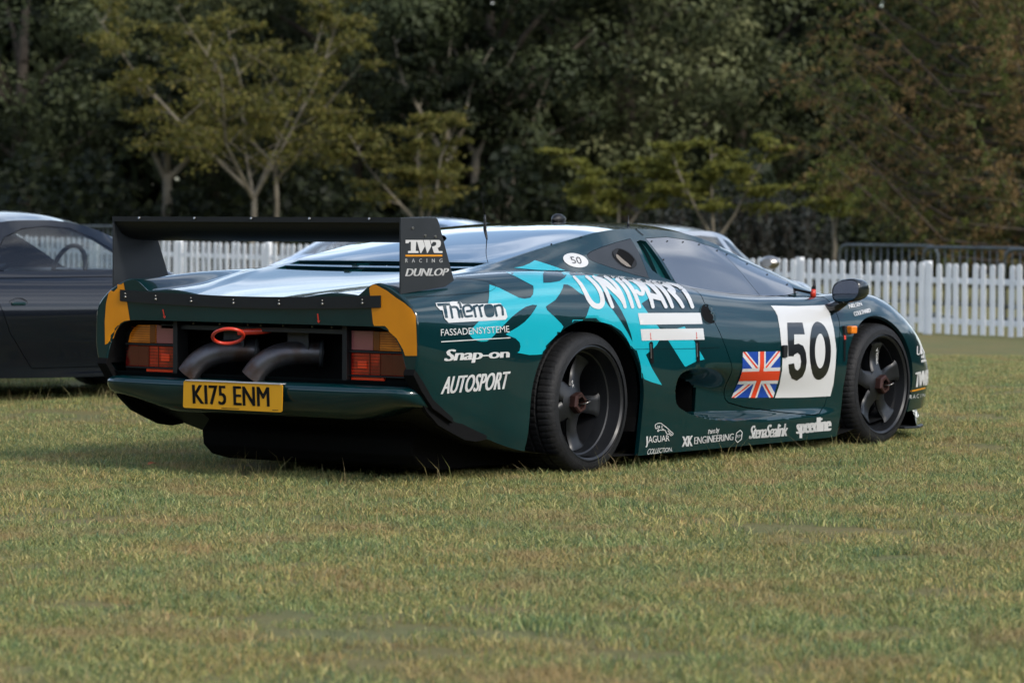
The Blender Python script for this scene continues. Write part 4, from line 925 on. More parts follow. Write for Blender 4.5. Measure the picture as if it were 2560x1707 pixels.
def grass_nodes(m, blade):
    nt = m.node_tree; p = nt.nodes['Principled BSDF']; N = nt.nodes.new; Lk = nt.links.new
    geo = N('ShaderNodeNewGeometry'); mp = N('ShaderNodeMapping'); mp.inputs['Rotation'].default_value = (0, 0, TH); Lk(geo.outputs['Position'], mp.inputs[0])
    def noise(sc, de, lo, hi, rough=.55):
        n = N('ShaderNodeTexNoise'); n.inputs['Scale'].default_value = sc; n.inputs['Detail'].default_value = de; n.inputs['Roughness'].default_value = rough
        r = N('ShaderNodeMapRange'); r.inputs[1].default_value = lo; r.inputs[2].default_value = hi; Lk(mp.outputs[0], n.inputs['Vector']); Lk(n.outputs[0], r.inputs[0]); return r.outputs[0]
    def mix(f, a, b, typ='MIX'):
        x = N('ShaderNodeMixRGB'); x.blend_type = typ
        for s_, v in ((0, f), (1, a), (2, b)):
            if hasattr(v, 'is_linked'): Lk(v, x.inputs[s_])
            else: x.inputs[s_].default_value = v if s_ == 0 else (*v, 1)
        return x.outputs[0]
    if blade:
        at = N('ShaderNodeAttribute'); at.attribute_name = 'Col'; base = at.outputs['Color']
        c = mix(noise(.55, 5, .40, .64), base, (.30, .22, .085), 'MIX'); x = nt.nodes[-1] if 0 else None
        dry = noise(1.9, 6, .50, .64, .62); cool = noise(1.6, 5, .38, .64)
        c = mix(cool, base, mix(1.0, base, (.72, .94, .98), 'MULTIPLY'))
        c = mix(dry, c, mix(.62, c, (.38, .25, .125)))
        p.inputs['Roughness'].default_value = .55; p.inputs['Specular IOR Level'].default_value = .25
        tr = N('ShaderNodeBsdfTranslucent'); ms = N('ShaderNodeMixShader'); ms.inputs[0].default_value = .28; Lk(c, tr.inputs[0]); Lk(p.outputs[0], ms.inputs[1]); Lk(tr.outputs[0], ms.inputs[2])
        Lk(ms.outputs[0], nt.nodes['Material Output'].inputs[0])
    else:
        c = mix(noise(26, 6, .3, .7, .7), (.17, .155, .066), (.27, .23, .10)); c = mix(noise(1.6, 5, .38, .64), c, mix(1.0, c, (.80, .95, .98), 'MULTIPLY'))
        c = mix(noise(2.4, 6, .54, .68, .62), c, mix(.5, c, (.27, .18, .09)))
        b = N('ShaderNodeBump'); b.inputs['Strength'].default_value = .7; b.inputs['Distance'].default_value = .03; Lk(noise(55, 5, .2, .8, .7), b.inputs['Height']); Lk(b.outputs[0], p.inputs['Normal'])
        p.inputs['Roughness'].default_value = .9; p.inputs['Specular IOR Level'].default_value = .12
    Lk(c, p.inputs['Base Color'])
gm = mat('mown_turf'); grass_nodes(gm, False); ground = obj('ground', mesh('ground', V, F, True), gm); tag(ground, kind='structure')
bmat = mat('grass_blade'); grass_nodes(bmat, True)
rng = random.Random(7)
PAL = [((0.184, 0.211, 0.078), 5), ((0.243, 0.255, 0.088), 5), ((0.148, 0.191, 0.094), 4), ((0.32, 0.299, 0.1), 5.0), ((0.461, 0.395, 0.139), 4.25), ((0.614, 0.483, 0.2), 3.25), ((0.461, 0.299, 0.128), 1.75)]
def pick():
    t = rng.random() * sum(w for _, w in PAL)
    for c, w in PAL:
        t -= w
        if t <= 0: return c
    return PAL[0][0]
tuft_col = bpy.data.collections.new('grass_tufts')
def tuft(i, n, rad, hmin, hmax, wd, lean, straw=False):
    V, F, Cc = [], [], []
    for _ in range(n):
        a = rng.random() * 6.283; r = rad * math.sqrt(rng.random()); bx, by = r * math.cos(a), r * math.sin(a)
        h = hmin + (hmax - hmin) * rng.random()**1.5; az = rng.random() * 6.283; ln = lean * (.3 + rng.random()) * h; w = wd * (.6 + .8 * rng.random()); ta = rng.random() * 6.283
        tx, ty = math.cos(ta) * w / 2, math.sin(ta) * w / 2; b = len(V); lx, ly = math.cos(az) * ln, math.sin(az) * ln
        V += [(bx - tx, by - ty, -.006), (bx + tx, by + ty, -.006), (bx + lx * .35 - tx * .8, by + ly * .35 - ty * .8, h * .6), (bx + lx * .35 + tx * .8, by + ly * .35 + ty * .8, h * .6), (bx + lx, by + ly, h)]
        F += [(b, b + 1, b + 3, b + 2), (b + 2, b + 3, b + 4)]
        c = pick() if not straw else rng.choice([(.34, .27, .12), (.27, .23, .09), (.30, .21, .10), (.20, .20, .06)])
        k = .8 + .4 * rng.random(); Cc += [tuple(x * k for x in c)] * 5
    me = mesh('tuft', V, F); at = me.color_attributes.new('Col', 'FLOAT_COLOR', 'POINT'); at.data.foreach_set('color', np.array([(*c, 1) for c in Cc], 'f').ravel())
    me.materials.append(bmat); o = bpy.data.objects.new(f'tuft_{i}', me); tuft_col.objects.link(o)
for i in range(6): tuft(i, 175, .115, .010, .030, .0040, 1.15)
for i in range(6, 8): tuft(i, 120, .10, .012, .040, .0040, 1.1)
tuft(8, 60, .13, .010, .040, .0045, 1.4)
straw_col = bpy.data.collections.new('straw_tufts'); tc_, tuft_col = tuft_col, straw_col
for i in range(6): tuft(i, 6, .10, .05, .15, .0028, .7, True)
tuft_col = tc_
def scatter(name, pts, col, smin, smax, label, cat):
    me = mesh(name, pts, []); o = obj(name, me, None); tag(o, label, cat, kind='stuff')
    ng = bpy.data.node_groups.new(name, 'GeometryNodeTree'); ng.interface.new_socket('Geometry', in_out='INPUT', socket_type='NodeSocketGeometry'); ng.interface.new_socket('Geometry', in_out='OUTPUT', socket_type='NodeSocketGeometry')
    gi, go = ng.nodes.new('NodeGroupInput'), ng.nodes.new('NodeGroupOutput'); iop = ng.nodes.new('GeometryNodeInstanceOnPoints'); ci = ng.nodes.new('GeometryNodeCollectionInfo')
    ci.inputs['Collection'].default_value = col; ci.inputs['Separate Children'].default_value = True; ci.inputs['Reset Children'].default_value = True; iop.inputs['Pick Instance'].default_value = True
    rr = ng.nodes.new('FunctionNodeRandomValue'); rr.data_type = 'FLOAT_VECTOR'; rr.inputs[0].default_value = (-.06, -.06, 0); rr.inputs[1].default_value = (.06, .06, 6.283)
    rs = ng.nodes.new('FunctionNodeRandomValue'); rs.data_type = 'FLOAT'; rs.inputs[2].default_value = smin; rs.inputs[3].default_value = smax; rs.inputs['Seed'].default_value = 5
    K = ng.links.new; K(gi.outputs[0], iop.inputs['Points']); K(ci.outputs[0], iop.inputs['Instance']); K(rr.outputs[0], iop.inputs['Rotation']); K(rs.outputs[1], iop.inputs['Scale']); K(iop.outputs[0], go.inputs[0])
    md = o.modifiers.new('scatter', 'NODES'); md.node_group = ng; return o
def worn(d, l):                                 # trodden, thin spots of the turf
    q = math.sin(d * 1.9 + 1.3 * math.sin(l * 1.1)) + math.sin(l * 1.55 + d * .7) + math.sin(d * .83 - l * 2.3 + 1) + .7 * math.sin(d * 4.1 + l * 3.3)
    return .82 * float(smoothstep(1.0, 2.3, q))
def field(n_of, d0, d1, step, thin=False):
    out = []; d = d0
    while d < d1:
        l0, l1 = -.058 * d - 1.3, .245 * d + 1.5; k = int(n_of(d) * step * (l1 - l0))
        for _ in range(k):
            dd = d + rng.random() * step; ll = l0 + rng.random() * (l1 - l0)
            if thin and worn(dd, ll) > rng.random(): continue
            out.append(gpoint(dd, ll, -.002))
        d += step
    return out
grass = scatter('grass', field(lambda d: 100 if d < 21 else 62, 7.6, 33, .5, True), tuft_col, .7, 1.25, 'short mown green and straw coloured grass of the show field', 'grass')
straw = scatter('dry_grass_stalks', field(lambda d: 15 + 10 * math.sin(d * 2.3), 7.6, 27, .5), straw_col, .6, 1.15, 'scattered thin dry grass stalks standing above the turf', 'grass')
# a fallen leaf near the rear wheel's shadow
lp = CAMP + pix_ray(380, 1161) * ((1.25 - .03) / -pix_ray(380, 1161).z); V = [(-.03, 0, 0), (-.01, -.018, .008), (.015, -.015, .012), (.032, .002, .004), (.012, .018, .014), (-.012, .016, .01)]
tag(obj('fallen_leaf', mesh('fallen_leaf', V, [tuple(range(6))]), mat('dead_leaf', (.36, .12, .04), .7), None, lp), 'small orange brown fallen leaf on the grass behind the race car', 'leaf')

# ------------------------------------------------------------------ white picket fence
FA, FB = Vector((49.8, 0)), Vector((40.3, 8.28)); fdir = (FB - FA).normalized()
fw_ = VD * fdir.x + RD * fdir.y; fn_ = Vector((-fw_.y, fw_.x, 0))
if fn_.dot(VD) > 0: fn_ = -fn_
fang = math.atan2(fw_.y, fw_.x)
fence = empty('picket_fence', gpoint(FB.x, FB.y)); fence.rotation_euler[2] = fang
tag(fence, 'long white picket fence with rounded tops crossing the field behind the cars', 'fence')
M['fence'] = mat('white_fence_paint', (.80, .81, .82), .45, 0, .1, .2, noise=((.72, .73, .74), 3, 4, .4, .7))
pk = bmesh.new(); pr = [(-.033, .02), (-.033, .765)] + [(-.033 * math.cos(t), .765 + .035 * math.sin(t)) for t in np.linspace(.25, math.pi - .25, 7)] + [(.033, .765), (.033, .02)]
prism_bm(pk, pr, -.007, .007, lambda u, v, w: (u, w, v)); bmesh.ops.recalc_face_normals(pk, faces=pk.faces); pkm = bpy.data.meshes.new('picket'); pk.to_mesh(pkm); pk.free(); pkm.materials.append(M['fence'])
def fence_pt(s):                                # metres along the fence from FB, + to the right
    q = FB + fdir * s; return q.x, q.y
s0 = -19.0; SP = .1207; k = 0; s = s0
base = fence.location
while s < 7.0:
    d, l = fence_pt(s); g = gheight(d, l)
    o = bpy.data.objects.new('picket', pkm); COL.objects.link(o); o.parent = fence; o.location = (s + rng.uniform(-.005, .005), rng.uniform(-.002, .002), g - base.z + rng.uniform(-.006, .004)); o.rotation_euler = (rng.uniform(-.012, .012), rng.uniform(-.018, .018), rng.uniform(-.03, .03)); o.scale = (1 + rng.uniform(-.04, .04), 1, 1 + rng.uniform(-.014, .012))
    if k % 15 == 7:
        box('post', (s + SP * .5, .045, g - base.z + .40), (.075, .075, .83), M['fence'], fence, .008)
        s2 = s + SP * 15; d2, l2 = fence_pt(s2); g2 = gheight(d2, l2)
        for hz in (.605, .155):
            a = Vector((s + SP * .5, .028, g - base.z + hz)); b = Vector((s2 + SP * .5, .028, g2 - base.z + hz)); dv = b - a
            R3 = Matrix.Rotation(-math.atan2(dv.z, dv.x), 3, 'Y'); box('rail', (a + b) / 2, (dv.length, .036, .062), M['fence'], fence, .004, R3)
    s += SP; k += 1
# ------------------------------------------------------------------ steel crowd barriers
M['galv'] = mat('galvanised_steel', (.12, .14, .145), .45, .6, noise=((.09, .10, .105), 6, 4, .4, .7))
def barrier(px0, dep, label, width=1.72):
    d2 = Vector((-.80, .60)); a = Vector((dep, lat_of(px0, dep))); w3 = VD * d2.x + RD * d2.y
    root = empty('crowd_barrier', gpoint(a.x, a.y), math.atan2(w3.y, w3.x)); tag(root, label, 'barrier', 'steel crowd barriers behind the picket fence')
    H = .93; r = .14; P = [(0, 0, .02), (0, 0, H - r)] + [(r - r * math.cos(t), 0, H - r + r * math.sin(t)) for t in np.linspace(.3, 1.57, 5)] + [(width - r + r * math.sin(t), 0, H - r + r * math.cos(t)) for t in np.linspace(0, 1.3, 5)] + [(width, 0, H - r), (width, 0, .02)]
    tube('frame', P, .021, M['galv'], root, 8); tube('bottom_rail', [(0, 0, .2), (width, 0, .2)], .016, M['galv'], root, 6)
    bar = bmesh.new(); tube_bm(bar, [(0, 0, .2), (0, 0, H)], .008, 5); bmh = bpy.data.meshes.new('bar'); bar.to_mesh(bmh); bar.free(); bmh.materials.append(M['galv'])
    n = 14
    for i in range(1, n):
        o = bpy.data.objects.new('bar', bmh); COL.objects.link(o); o.parent = root; o.location = (width * i / n, 0, 0)
    for x in (.25, width - .25): tube('foot', [(x, -.3, .02), (x, -.25, .04), (x, .25, .04), (x, .3, .02)], .018, M['galv'], root, 6)
barrier(2098, 48.5, 'steel crowd barrier nearest the door mirror, behind the picket fence'); barrier(2308, 47, 'middle steel crowd barrier of the three behind the right end of the fence'); barrier(2512, 45.6, 'steel crowd barrier cut off by the right edge of the photo'); barrier(180, 58, 'steel crowd barrier seen between the dark coupe and the wing')
# ------------------------------------------------------------------ trees
def leaf_mat(name, cols, trans=.25, rough=.6):
    m = mat(name, cols[0], rough, spec=.25); nt = m.node_tree; p = nt.nodes['Principled BSDF']; N = nt.nodes.new; K = nt.links.new
    at = N('ShaderNodeAttribute'); at.attribute_name = 'rnd'; r = N('ShaderNodeValToRGB'); r.color_ramp.interpolation = 'LINEAR'
    while len(r.color_ramp.elements) < len(cols): r.color_ramp.elements.new(.5)
    for i, c in enumerate(cols): r.color_ramp.elements[i].position = i / (len(cols) - 1); r.color_ramp.elements[i].color = (*c, 1)
    K(at.outputs['Fac'], r.inputs[0]); K(r.outputs[0], p.inputs['Base Color'])
    t = N('ShaderNodeBsdfTranslucent'); K(r.outputs[0], t.inputs[0]); ms = N('ShaderNodeMixShader'); ms.inputs[0].default_value = trans
    K(p.outputs[0], ms.inputs[1]); K(t.outputs[0], ms.inputs[2]); K(ms.outputs[0], nt.nodes['Material Output'].inputs[0]); return m
def leaves(name, P, size, seed, nrm=None, rnd=None, flat=0.0, aspect=.55):
    """one leaf-sized bent diamond at every point of P (n x 3)."""
    g = np.random.default_rng(seed); n = len(P); P = np.asarray(P, float)
    a = g.normal(size=(n, 3)); a /= np.linalg.norm(a, axis=1, keepdims=True)
    if nrm is not None: a = a * .6 + nrm * 1.0
    if flat: a[:, 2] += flat
    a /= np.linalg.norm(a, axis=1, keepdims=True)
    b = np.cross(a, g.normal(size=(n, 3))); b /= np.linalg.norm(b, axis=1, keepdims=True) + 1e-9; c = np.cross(a, b)
    s = size * (.6 + .8 * g.random((n, 1)))
    V = np.stack([P - b * s, P + c * s * aspect + a * s * .15, P + b * s, P - c * s * aspect + a * s * .15], 1).reshape(-1, 3)
    me = bpy.data.meshes.new(name); me.vertices.add(4 * n); me.vertices.foreach_set('co', V.astype('f').ravel())
    me.loops.add(4 * n); me.loops.foreach_set('vertex_index', np.arange(4 * n, dtype='i')); me.polygons.add(n)
    me.polygons.foreach_set('loop_start', np.arange(0, 4 * n, 4, dtype='i')); me.polygons.foreach_set('loop_total', np.full(n, 4, 'i')); me.update(calc_edges=True)
    q = rnd if rnd is not None else g.random(n); at = me.attributes.new('rnd', 'FLOAT', 'FACE'); at.data.foreach_set('value', np.clip(np.asarray(q, 'f'), 0, 1)); return me
M['bark'] = mat('grey_brown_bark', (.085, .07, .055), .9, spec=.1, noise=((.045, .038, .03), 5, 6, .35, .7), bump=(14, .8, 5))
M['birch'] = mat('pale_lichen_bark', (.22, .195, .15), .9, spec=.1, noise=((.10, .088, .068), 4, 6, .35, .7), bump=(14, .6, 5))
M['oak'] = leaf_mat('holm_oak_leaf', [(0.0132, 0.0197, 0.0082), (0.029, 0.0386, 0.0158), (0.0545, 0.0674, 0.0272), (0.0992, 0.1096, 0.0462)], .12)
M['gold'] = leaf_mat('golden_leaf', [(0.0502, 0.0555, 0.0125), (0.0894, 0.0914, 0.0194), (0.136, 0.1265, 0.0277), (0.1646, 0.1346, 0.0347)], .3)
M['lime'] = leaf_mat('yellow_green_leaf', [(0.0854, 0.0942, 0.0189), (0.1479, 0.1552, 0.0293), (0.2164, 0.2051, 0.0418)], .3)
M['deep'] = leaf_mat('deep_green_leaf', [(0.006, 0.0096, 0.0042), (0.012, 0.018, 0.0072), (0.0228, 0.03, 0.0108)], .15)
M['rust'] = leaf_mat('rusty_needle', [(0.1551, 0.1002, 0.0426), (0.2068, 0.1355, 0.0559), (0.0931, 0.0944, 0.0286), (0.0621, 0.0826, 0.0203), (0.1551, 0.1709, 0.0366)], .25)
M['sage'] = leaf_mat('grey_green_leaf', [(0.0176, 0.0224, 0.0192), (0.04, 0.0464, 0.0416), (0.068, 0.0736, 0.068)], .2)
def oak_crown(seed, n_puff=80, per=540, rx=3.1, rz=4.4, z0=6.0):
    g = np.random.default_rng(seed); P, Nn, R = [], [], []
    for i in range(n_puff):
        u = g.normal(size=3); u /= np.linalg.norm(u)
        rr = .72 + .28 * g.random(); c = np.array([u[0] * rx * rr, u[1] * rx * rr, z0 + u[2] * rz * rr]); pr = .5 + .65 * g.random()
        d = g.normal(size=(per, 3)); d /= np.linalg.norm(d, axis=1, keepdims=True); q = c + d * pr * (.75 + .3 * g.random((per, 1))) * np.array([1, 1, .8])
        P.append(q); Nn.append(d); tone = .20 + .38 * g.random(); R.append(np.clip(tone + .42 * d[:, 2] + .06 * g.normal(size=per), 0, 1))  # upward-facing leaves get a paler tone: light on the puff tops, painted in
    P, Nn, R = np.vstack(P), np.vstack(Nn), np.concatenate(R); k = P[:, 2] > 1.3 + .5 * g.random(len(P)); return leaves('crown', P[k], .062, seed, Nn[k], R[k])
def oak_wood(seed):
    r = random.Random(seed); b = bmesh.new(); H = 5.5
    tube_bm(b, [(0, 0, -.2), (.05, .02, 1), (.0, .1, 2.5), (.1, 0, H)], [.26, .2, .17, .08], 9)
    for i in range(9):
        a = r.random() * 6.28; z = 1.4 + r.random() * 3; e = Vector((math.cos(a) * 2.2, math.sin(a) * 2.2, z + 1.2 + r.random() * 1.5))
        tube_bm(b, [(0, 0, z), e * .45 + Vector((0, 0, z * .6)), e], [.09, .06, .02], 6)
    me = bpy.data.meshes.new('trunk'); b.to_mesh(me); b.free(); return me
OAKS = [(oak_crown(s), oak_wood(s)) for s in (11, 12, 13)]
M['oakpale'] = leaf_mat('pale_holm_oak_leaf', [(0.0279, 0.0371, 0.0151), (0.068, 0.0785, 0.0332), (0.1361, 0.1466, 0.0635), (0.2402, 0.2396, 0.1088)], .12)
def put_oak(v, px, dep, label, sc=1.0, rz=0, szc=1.0, pale=False):
    root = empty('evergreen_oak', gpoint(dep, lat_of(px, dep)), rz); tag(root, label, 'tree', 'evergreen oaks of the wood behind the field'); cr, wd = OAKS[v]
    for nm, me, m in (('crown', cr, M['oak']), ('trunk', wd, M['bark'])):
        if not me.materials: me.materials.append(m)
        o = bpy.data.objects.new(nm, me); COL.objects.link(o); o.parent = root
        if pale and nm == 'crown': o.material_slots[0].link = 'OBJECT'; o.material_slots[0].material = M['oakpale']
    root.scale = (sc, sc, sc * szc); return root
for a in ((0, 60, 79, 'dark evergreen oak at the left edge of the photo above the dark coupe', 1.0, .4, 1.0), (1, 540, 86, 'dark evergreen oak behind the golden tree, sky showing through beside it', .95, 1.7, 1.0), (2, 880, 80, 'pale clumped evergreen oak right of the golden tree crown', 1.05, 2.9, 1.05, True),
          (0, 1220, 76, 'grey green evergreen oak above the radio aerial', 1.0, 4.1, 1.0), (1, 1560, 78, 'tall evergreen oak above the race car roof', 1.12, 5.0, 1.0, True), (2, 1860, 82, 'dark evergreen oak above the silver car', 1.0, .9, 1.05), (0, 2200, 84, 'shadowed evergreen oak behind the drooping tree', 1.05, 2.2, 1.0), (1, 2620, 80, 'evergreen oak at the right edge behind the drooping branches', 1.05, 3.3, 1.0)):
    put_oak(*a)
# the wood behind reads as one dark mass
def mass(name, n, d0, d1, p0, p1, zf, size, seed, m, label, cat, zp=.8):
    g = np.random.default_rng(seed); dep = d0 + (d1 - d0) * g.random(n); px = p0 + (p1 - p0) * g.random(n)
    lat = (px - PPX) / FPX * dep; zmax = zf(px, g); z = g.random(n)**zp * zmax
    P = np.array([tuple(gpoint(d, l)) for d, l in zip(dep, lat)]); P[:, 2] += z
    o = obj(name, leaves(name, P, size, seed + 1), m); return tag(o, label, cat, kind='stuff')
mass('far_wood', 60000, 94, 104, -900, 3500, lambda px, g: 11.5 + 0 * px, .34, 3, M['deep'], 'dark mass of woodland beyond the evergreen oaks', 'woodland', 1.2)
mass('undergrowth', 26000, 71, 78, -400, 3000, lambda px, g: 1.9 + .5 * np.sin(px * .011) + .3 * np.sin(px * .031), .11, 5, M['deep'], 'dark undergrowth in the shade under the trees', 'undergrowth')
def shrub(px, dep, h, w, label, seed):
    g = np.random.default_rng(seed); root = empty('shrub', gpoint(dep, lat_of(px, dep))); tag(root, label, 'shrub', 'grey shrubs under the trees'); P = []; b = bmesh.new()
    for i in range(26):
        x = (g.random() - .5) * w; y = (g.random() - .5) * w * .5; hh = h * (.6 + .5 * g.random()); e = np.array([x * 1.2, y * 1.2, hh]); tube_bm(b, [(x * .6, y * .6, 0), tuple(e)], [.012, .005], 4, False)
        t = g.random((70, 1)); P.append(np.array([x * .6, y * .6, 0]) + (e - np.array([x * .6, y * .6, 0])) * (.25 + .8 * t) + g.normal(size=(70, 3)) * .07)
    obj('stems', b, M['bark'], root); obj('foliage', leaves('foliage', np.vstack(P), .045, seed, flat=.2), M['sage'], root)
for i, (px, lb) in enumerate(((1700, 'grey leaved shrub left of the slim tree above the silver car'), (1830, 'grey leaved shrub right of the slim tree above the silver car'), (1930, 'grey leaved shrub left of the thin trunk above the mirror'), (2010, 'grey leaved shrub just left of the first steel barrier'))): shrub(px, 71.5, 1.75, 1.9, lb, 40 + i)
# slender ornamental trees: clean trunk, a few forked stems, layered side branches with small leaves
def slender(px, dep, H, fork, spread, mains, seed, label, leaf='gold', lean=0, nleaf=26, tr=.08, lsize=.05, flat=.3, nside=7, ang=(22, 42), low=.2, name='ornamental_tree', up=.25):
    g = np.random.default_rng(seed); root = empty(name, gpoint(dep, lat_of(px, dep)), g.random() * .4); tag(root, label, 'tree', 'slender young trees along the wood edge'); b = bmesh.new(); P = []
    top = Vector((lean, 0, fork)); tube_bm(b, [(0, 0, -.2), (lean * .2, .02, fork * .35), (lean * .6, -.02, fork * .7), top], [tr * 1.2, tr, tr * .9, tr * .8], 9)
    for i in range(mains):
        a = 2 * math.pi * (i + .35 * g.random()) / mains + .3; t = math.radians(ang[0] + (ang[1] - ang[0]) * g.random()); Ln = (H - fork) / math.cos(t) * (.82 + .2 * g.random()); d = Vector((math.cos(a) * math.sin(t), math.sin(a) * math.sin(t), math.cos(t)))
        s0 = Vector((lean * .9, 0, fork * (.86 + .14 * g.random()))); wob = Vector((g.normal(), g.normal(), 0)) * .05 * Ln
        K = [s0, s0 + d * Ln * .3 + Vector((d.x, d.y, 0)) * .06 * Ln, s0 + d * Ln * .65 + wob, s0 + d * Ln]; tube_bm(b, K, [tr * .62, tr * .46, tr * .3, tr * .08], 7, False)
        def pos(q): j = min(2, int(q * 3)); return K[j].lerp(K[j + 1], q * 3 - j)
        for j in range(nside):
            q = low + (1 - low) * (j + g.random()) / nside; c0 = pos(min(.99, q)); az = g.random() * 6.283; el = math.radians(-5 + 34 * g.random()) + up * .3; ln = spread * (1.05 - .6 * q) * (.55 + .5 * g.random())
            dd = Vector((math.cos(az) * math.cos(el), math.sin(az) * math.cos(el), math.sin(el))); dd = (dd + Vector((d.x, d.y, 0)) * .9).normalized(); e = c0 + dd * ln; mid = c0.lerp(e, .5) + UPV * .10 * ln
            tube_bm(b, [c0, mid, e], [tr * .24, tr * .15, tr * .04], 5, False)
            for k in range(7):
                w = .25 + .75 * (k + g.random()) / 7; p0 = np.array(c0.lerp(mid, w * 2) if w < .5 else mid.lerp(e, w * 2 - 1)); tw = g.normal(size=3); tw[2] *= .35; tw /= np.linalg.norm(tw); l2 = ln * (.18 + .22 * g.random()); p1 = p0 + tw * l2
                tube_bm(b, [tuple(p0), tuple(p1)], [tr * .07, tr * .02], 3, False); kk = max(3, int(nleaf * (.5 + g.random()))); u = g.random((kk, 1)); P.append(p0 + (p1 - p0) * (u * 1.15) + g.normal(size=(kk, 3)) * np.array([.075, .075, .075 * flat]) * (.6 + ln))
    obj('trunk', b, M['birch'], root); obj('crown', leaves('crown', np.vstack(P), lsize, seed, flat=.6), M[leaf], root); return root
slender(629, 69, 5.6, 1.55, 2.3, 5, 21, 'broad golden leaved tree with forked pale trunk above the wing', 'gold', .12, 44, .066, .046, .4, 11, (20, 48), .12)
slender(692, 71, 4.6, 2.0, 1.2, 3, 22, 'thin straight trunked tree just right of the golden tree trunk', 'gold', -.06, 22, .055, .045)
slender(415, 72, 4.4, 2.0, 1.5, 4, 23, 'short thick grey trunked tree left of the golden tree', 'deep', .05, 60, .11, .06)
slender(1055, 67, 3.1, 1.05, 1.25, 4, 24, 'small layered tree behind the right wing end plate', 'gold', .0, 36, .06, .046, .2, 8, (18, 40), .2)
slender(1540, 66, 2.55, .85, .9, 3, 25, 'small yellow green tree with a Y fork above the race car roof', 'lime', .0, 42, .055, .044, .2, 8, (16, 34), .3)
slender(1783, 66, 2.75, .9, .95, 3, 26, 'small yellow green tree rising behind the silver car', 'lime', .0, 42, .055, .044, .2, 8, (16, 34), .3)
slender(2085, 64, 2.3, 1.1, .8, 2, 27, 'thin pale trunked sapling at the end of the first steel barrier', 'lime', -.05, 34, .045, .044, .2, 7, (12, 32), .25)
for i, (px, dp, lb) in enumerate(((1120, 74, 'leaning shaded trunk left of the aerial under the oaks'), (1180, 75, 'shaded trunk right of the aerial under the oaks'), (1262, 76, 'curved shaded trunk left of the roof lamp under the oaks'))):
    slender(px, dp, 5.2, 2.6, 1.5, 3, 60 + i, lb, 'deep', .25 * (i - 1) + .15, 40, .10, .07, .4, 6, (15, 35))
# drooping tree on the right: long sweeping branches hung with rusty twigs
def drooping(px, dep, label, seed):
    g = np.random.default_rng(seed); root = empty('drooping_tree', gpoint(dep, lat_of(px, dep))); tag(root, label, 'tree'); b = bmesh.new(); P = []; R = []
    tube_bm(b, [(0, 0, -.2), (.1, 0, 2), (0, .1, 4.5), (.1, 0, 8.5)], [.24, .2, .15, .05], 10)
    left = -RD
    for i in range(74):
        z = .5 + 6.6 * (i + g.random()) / 74; az = math.radians(-75 + 150 * g.random()) if i % 4 else math.radians(360 * g.random()); d = Matrix.Rotation(az, 3, 'Z') @ left
        ln = (4.3 - .20 * z) * (.75 + .4 * g.random()); e = Vector((0, 0, z)) + d * ln + UPV * ln * (.28 + .22 * g.random()); m1 = Vector((0, 0, z)) + d * ln * .5 + UPV * ln * .05
        tube_bm(b, [(0, 0, z), tuple(m1), tuple(e)], [.05, .03, .008], 5, False)
        for j in range(34):
            t = .12 + .88 * (j + g.random()) / 34; c0 = Vector((0, 0, z)).lerp(m1, t * 2) if t < .5 else m1.lerp(e, (t - .5) * 2)
            sd = d.cross(UPV) * g.normal() * .9 + d * .75 + UPV * (-.25 + .5 * g.normal() * .5); sd.normalize(); l2 = .35 + .55 * g.random(); e2 = c0 + sd * l2 - UPV * .10 * l2; mid = c0.lerp(e2, .5) + UPV * .06
            k = 30; tt = g.random((k, 1)); a0, a1 = np.array(c0), np.array(e2); P.append(a0 + (a1 - a0) * tt + np.array([0, 0, .06]) * (4 * tt * (1 - tt)) + g.normal(size=(k, 3)) * .028); R.append(np.clip(g.random() * .9 + .08 * g.normal(size=k), 0, 1))
    obj('trunk', b, M['bark'], root); obj('crown', leaves('crown', np.vstack(P), .042, seed, None, np.concatenate(R), aspect=.3), M['rust'], root)
drooping(2640, 57, 'large drooping tree with rusty twigs filling the upper right corner', 31); 
# woodland on the other sides of the field, behind the photographer (seen only mirrored in the bodywork)
g_ = np.random.default_rng(77); P = []
for i in range(190):
    a = math.radians(-180 + 360 * (i + g_.random()) / 190) ; r_ = 58 + 16 * g_.random(); c = np.array([math.cos(a - math.pi / 2 + TH) * r_, math.sin(a - math.pi / 2 + TH) * r_, 0]); hh = 7 + 4.5 * g_.random()
    ahead = (c[0] * VD.x + c[1] * VD.y); 
    side = c[0] * RD.x + c[1] * RD.y
    if ahead > 12 and -32 < side < 44: continue
    d = g_.normal(size=(520, 3)); d /= np.linalg.norm(d, axis=1, keepdims=True); P.append(c + np.array([0, 0, hh * .5]) + d * np.array([4.2, 4.2, hh * .52]) * (.7 + .35 * g_.random((520, 1))))
P = np.vstack(P); P = P[P[:, 2] > .1]; o = obj('woodland', leaves('woodland', P, 1.15, 78), M['deep']); tag(o, 'belt of dark trees round the far sides of the field', 'woodland', kind='stuff')
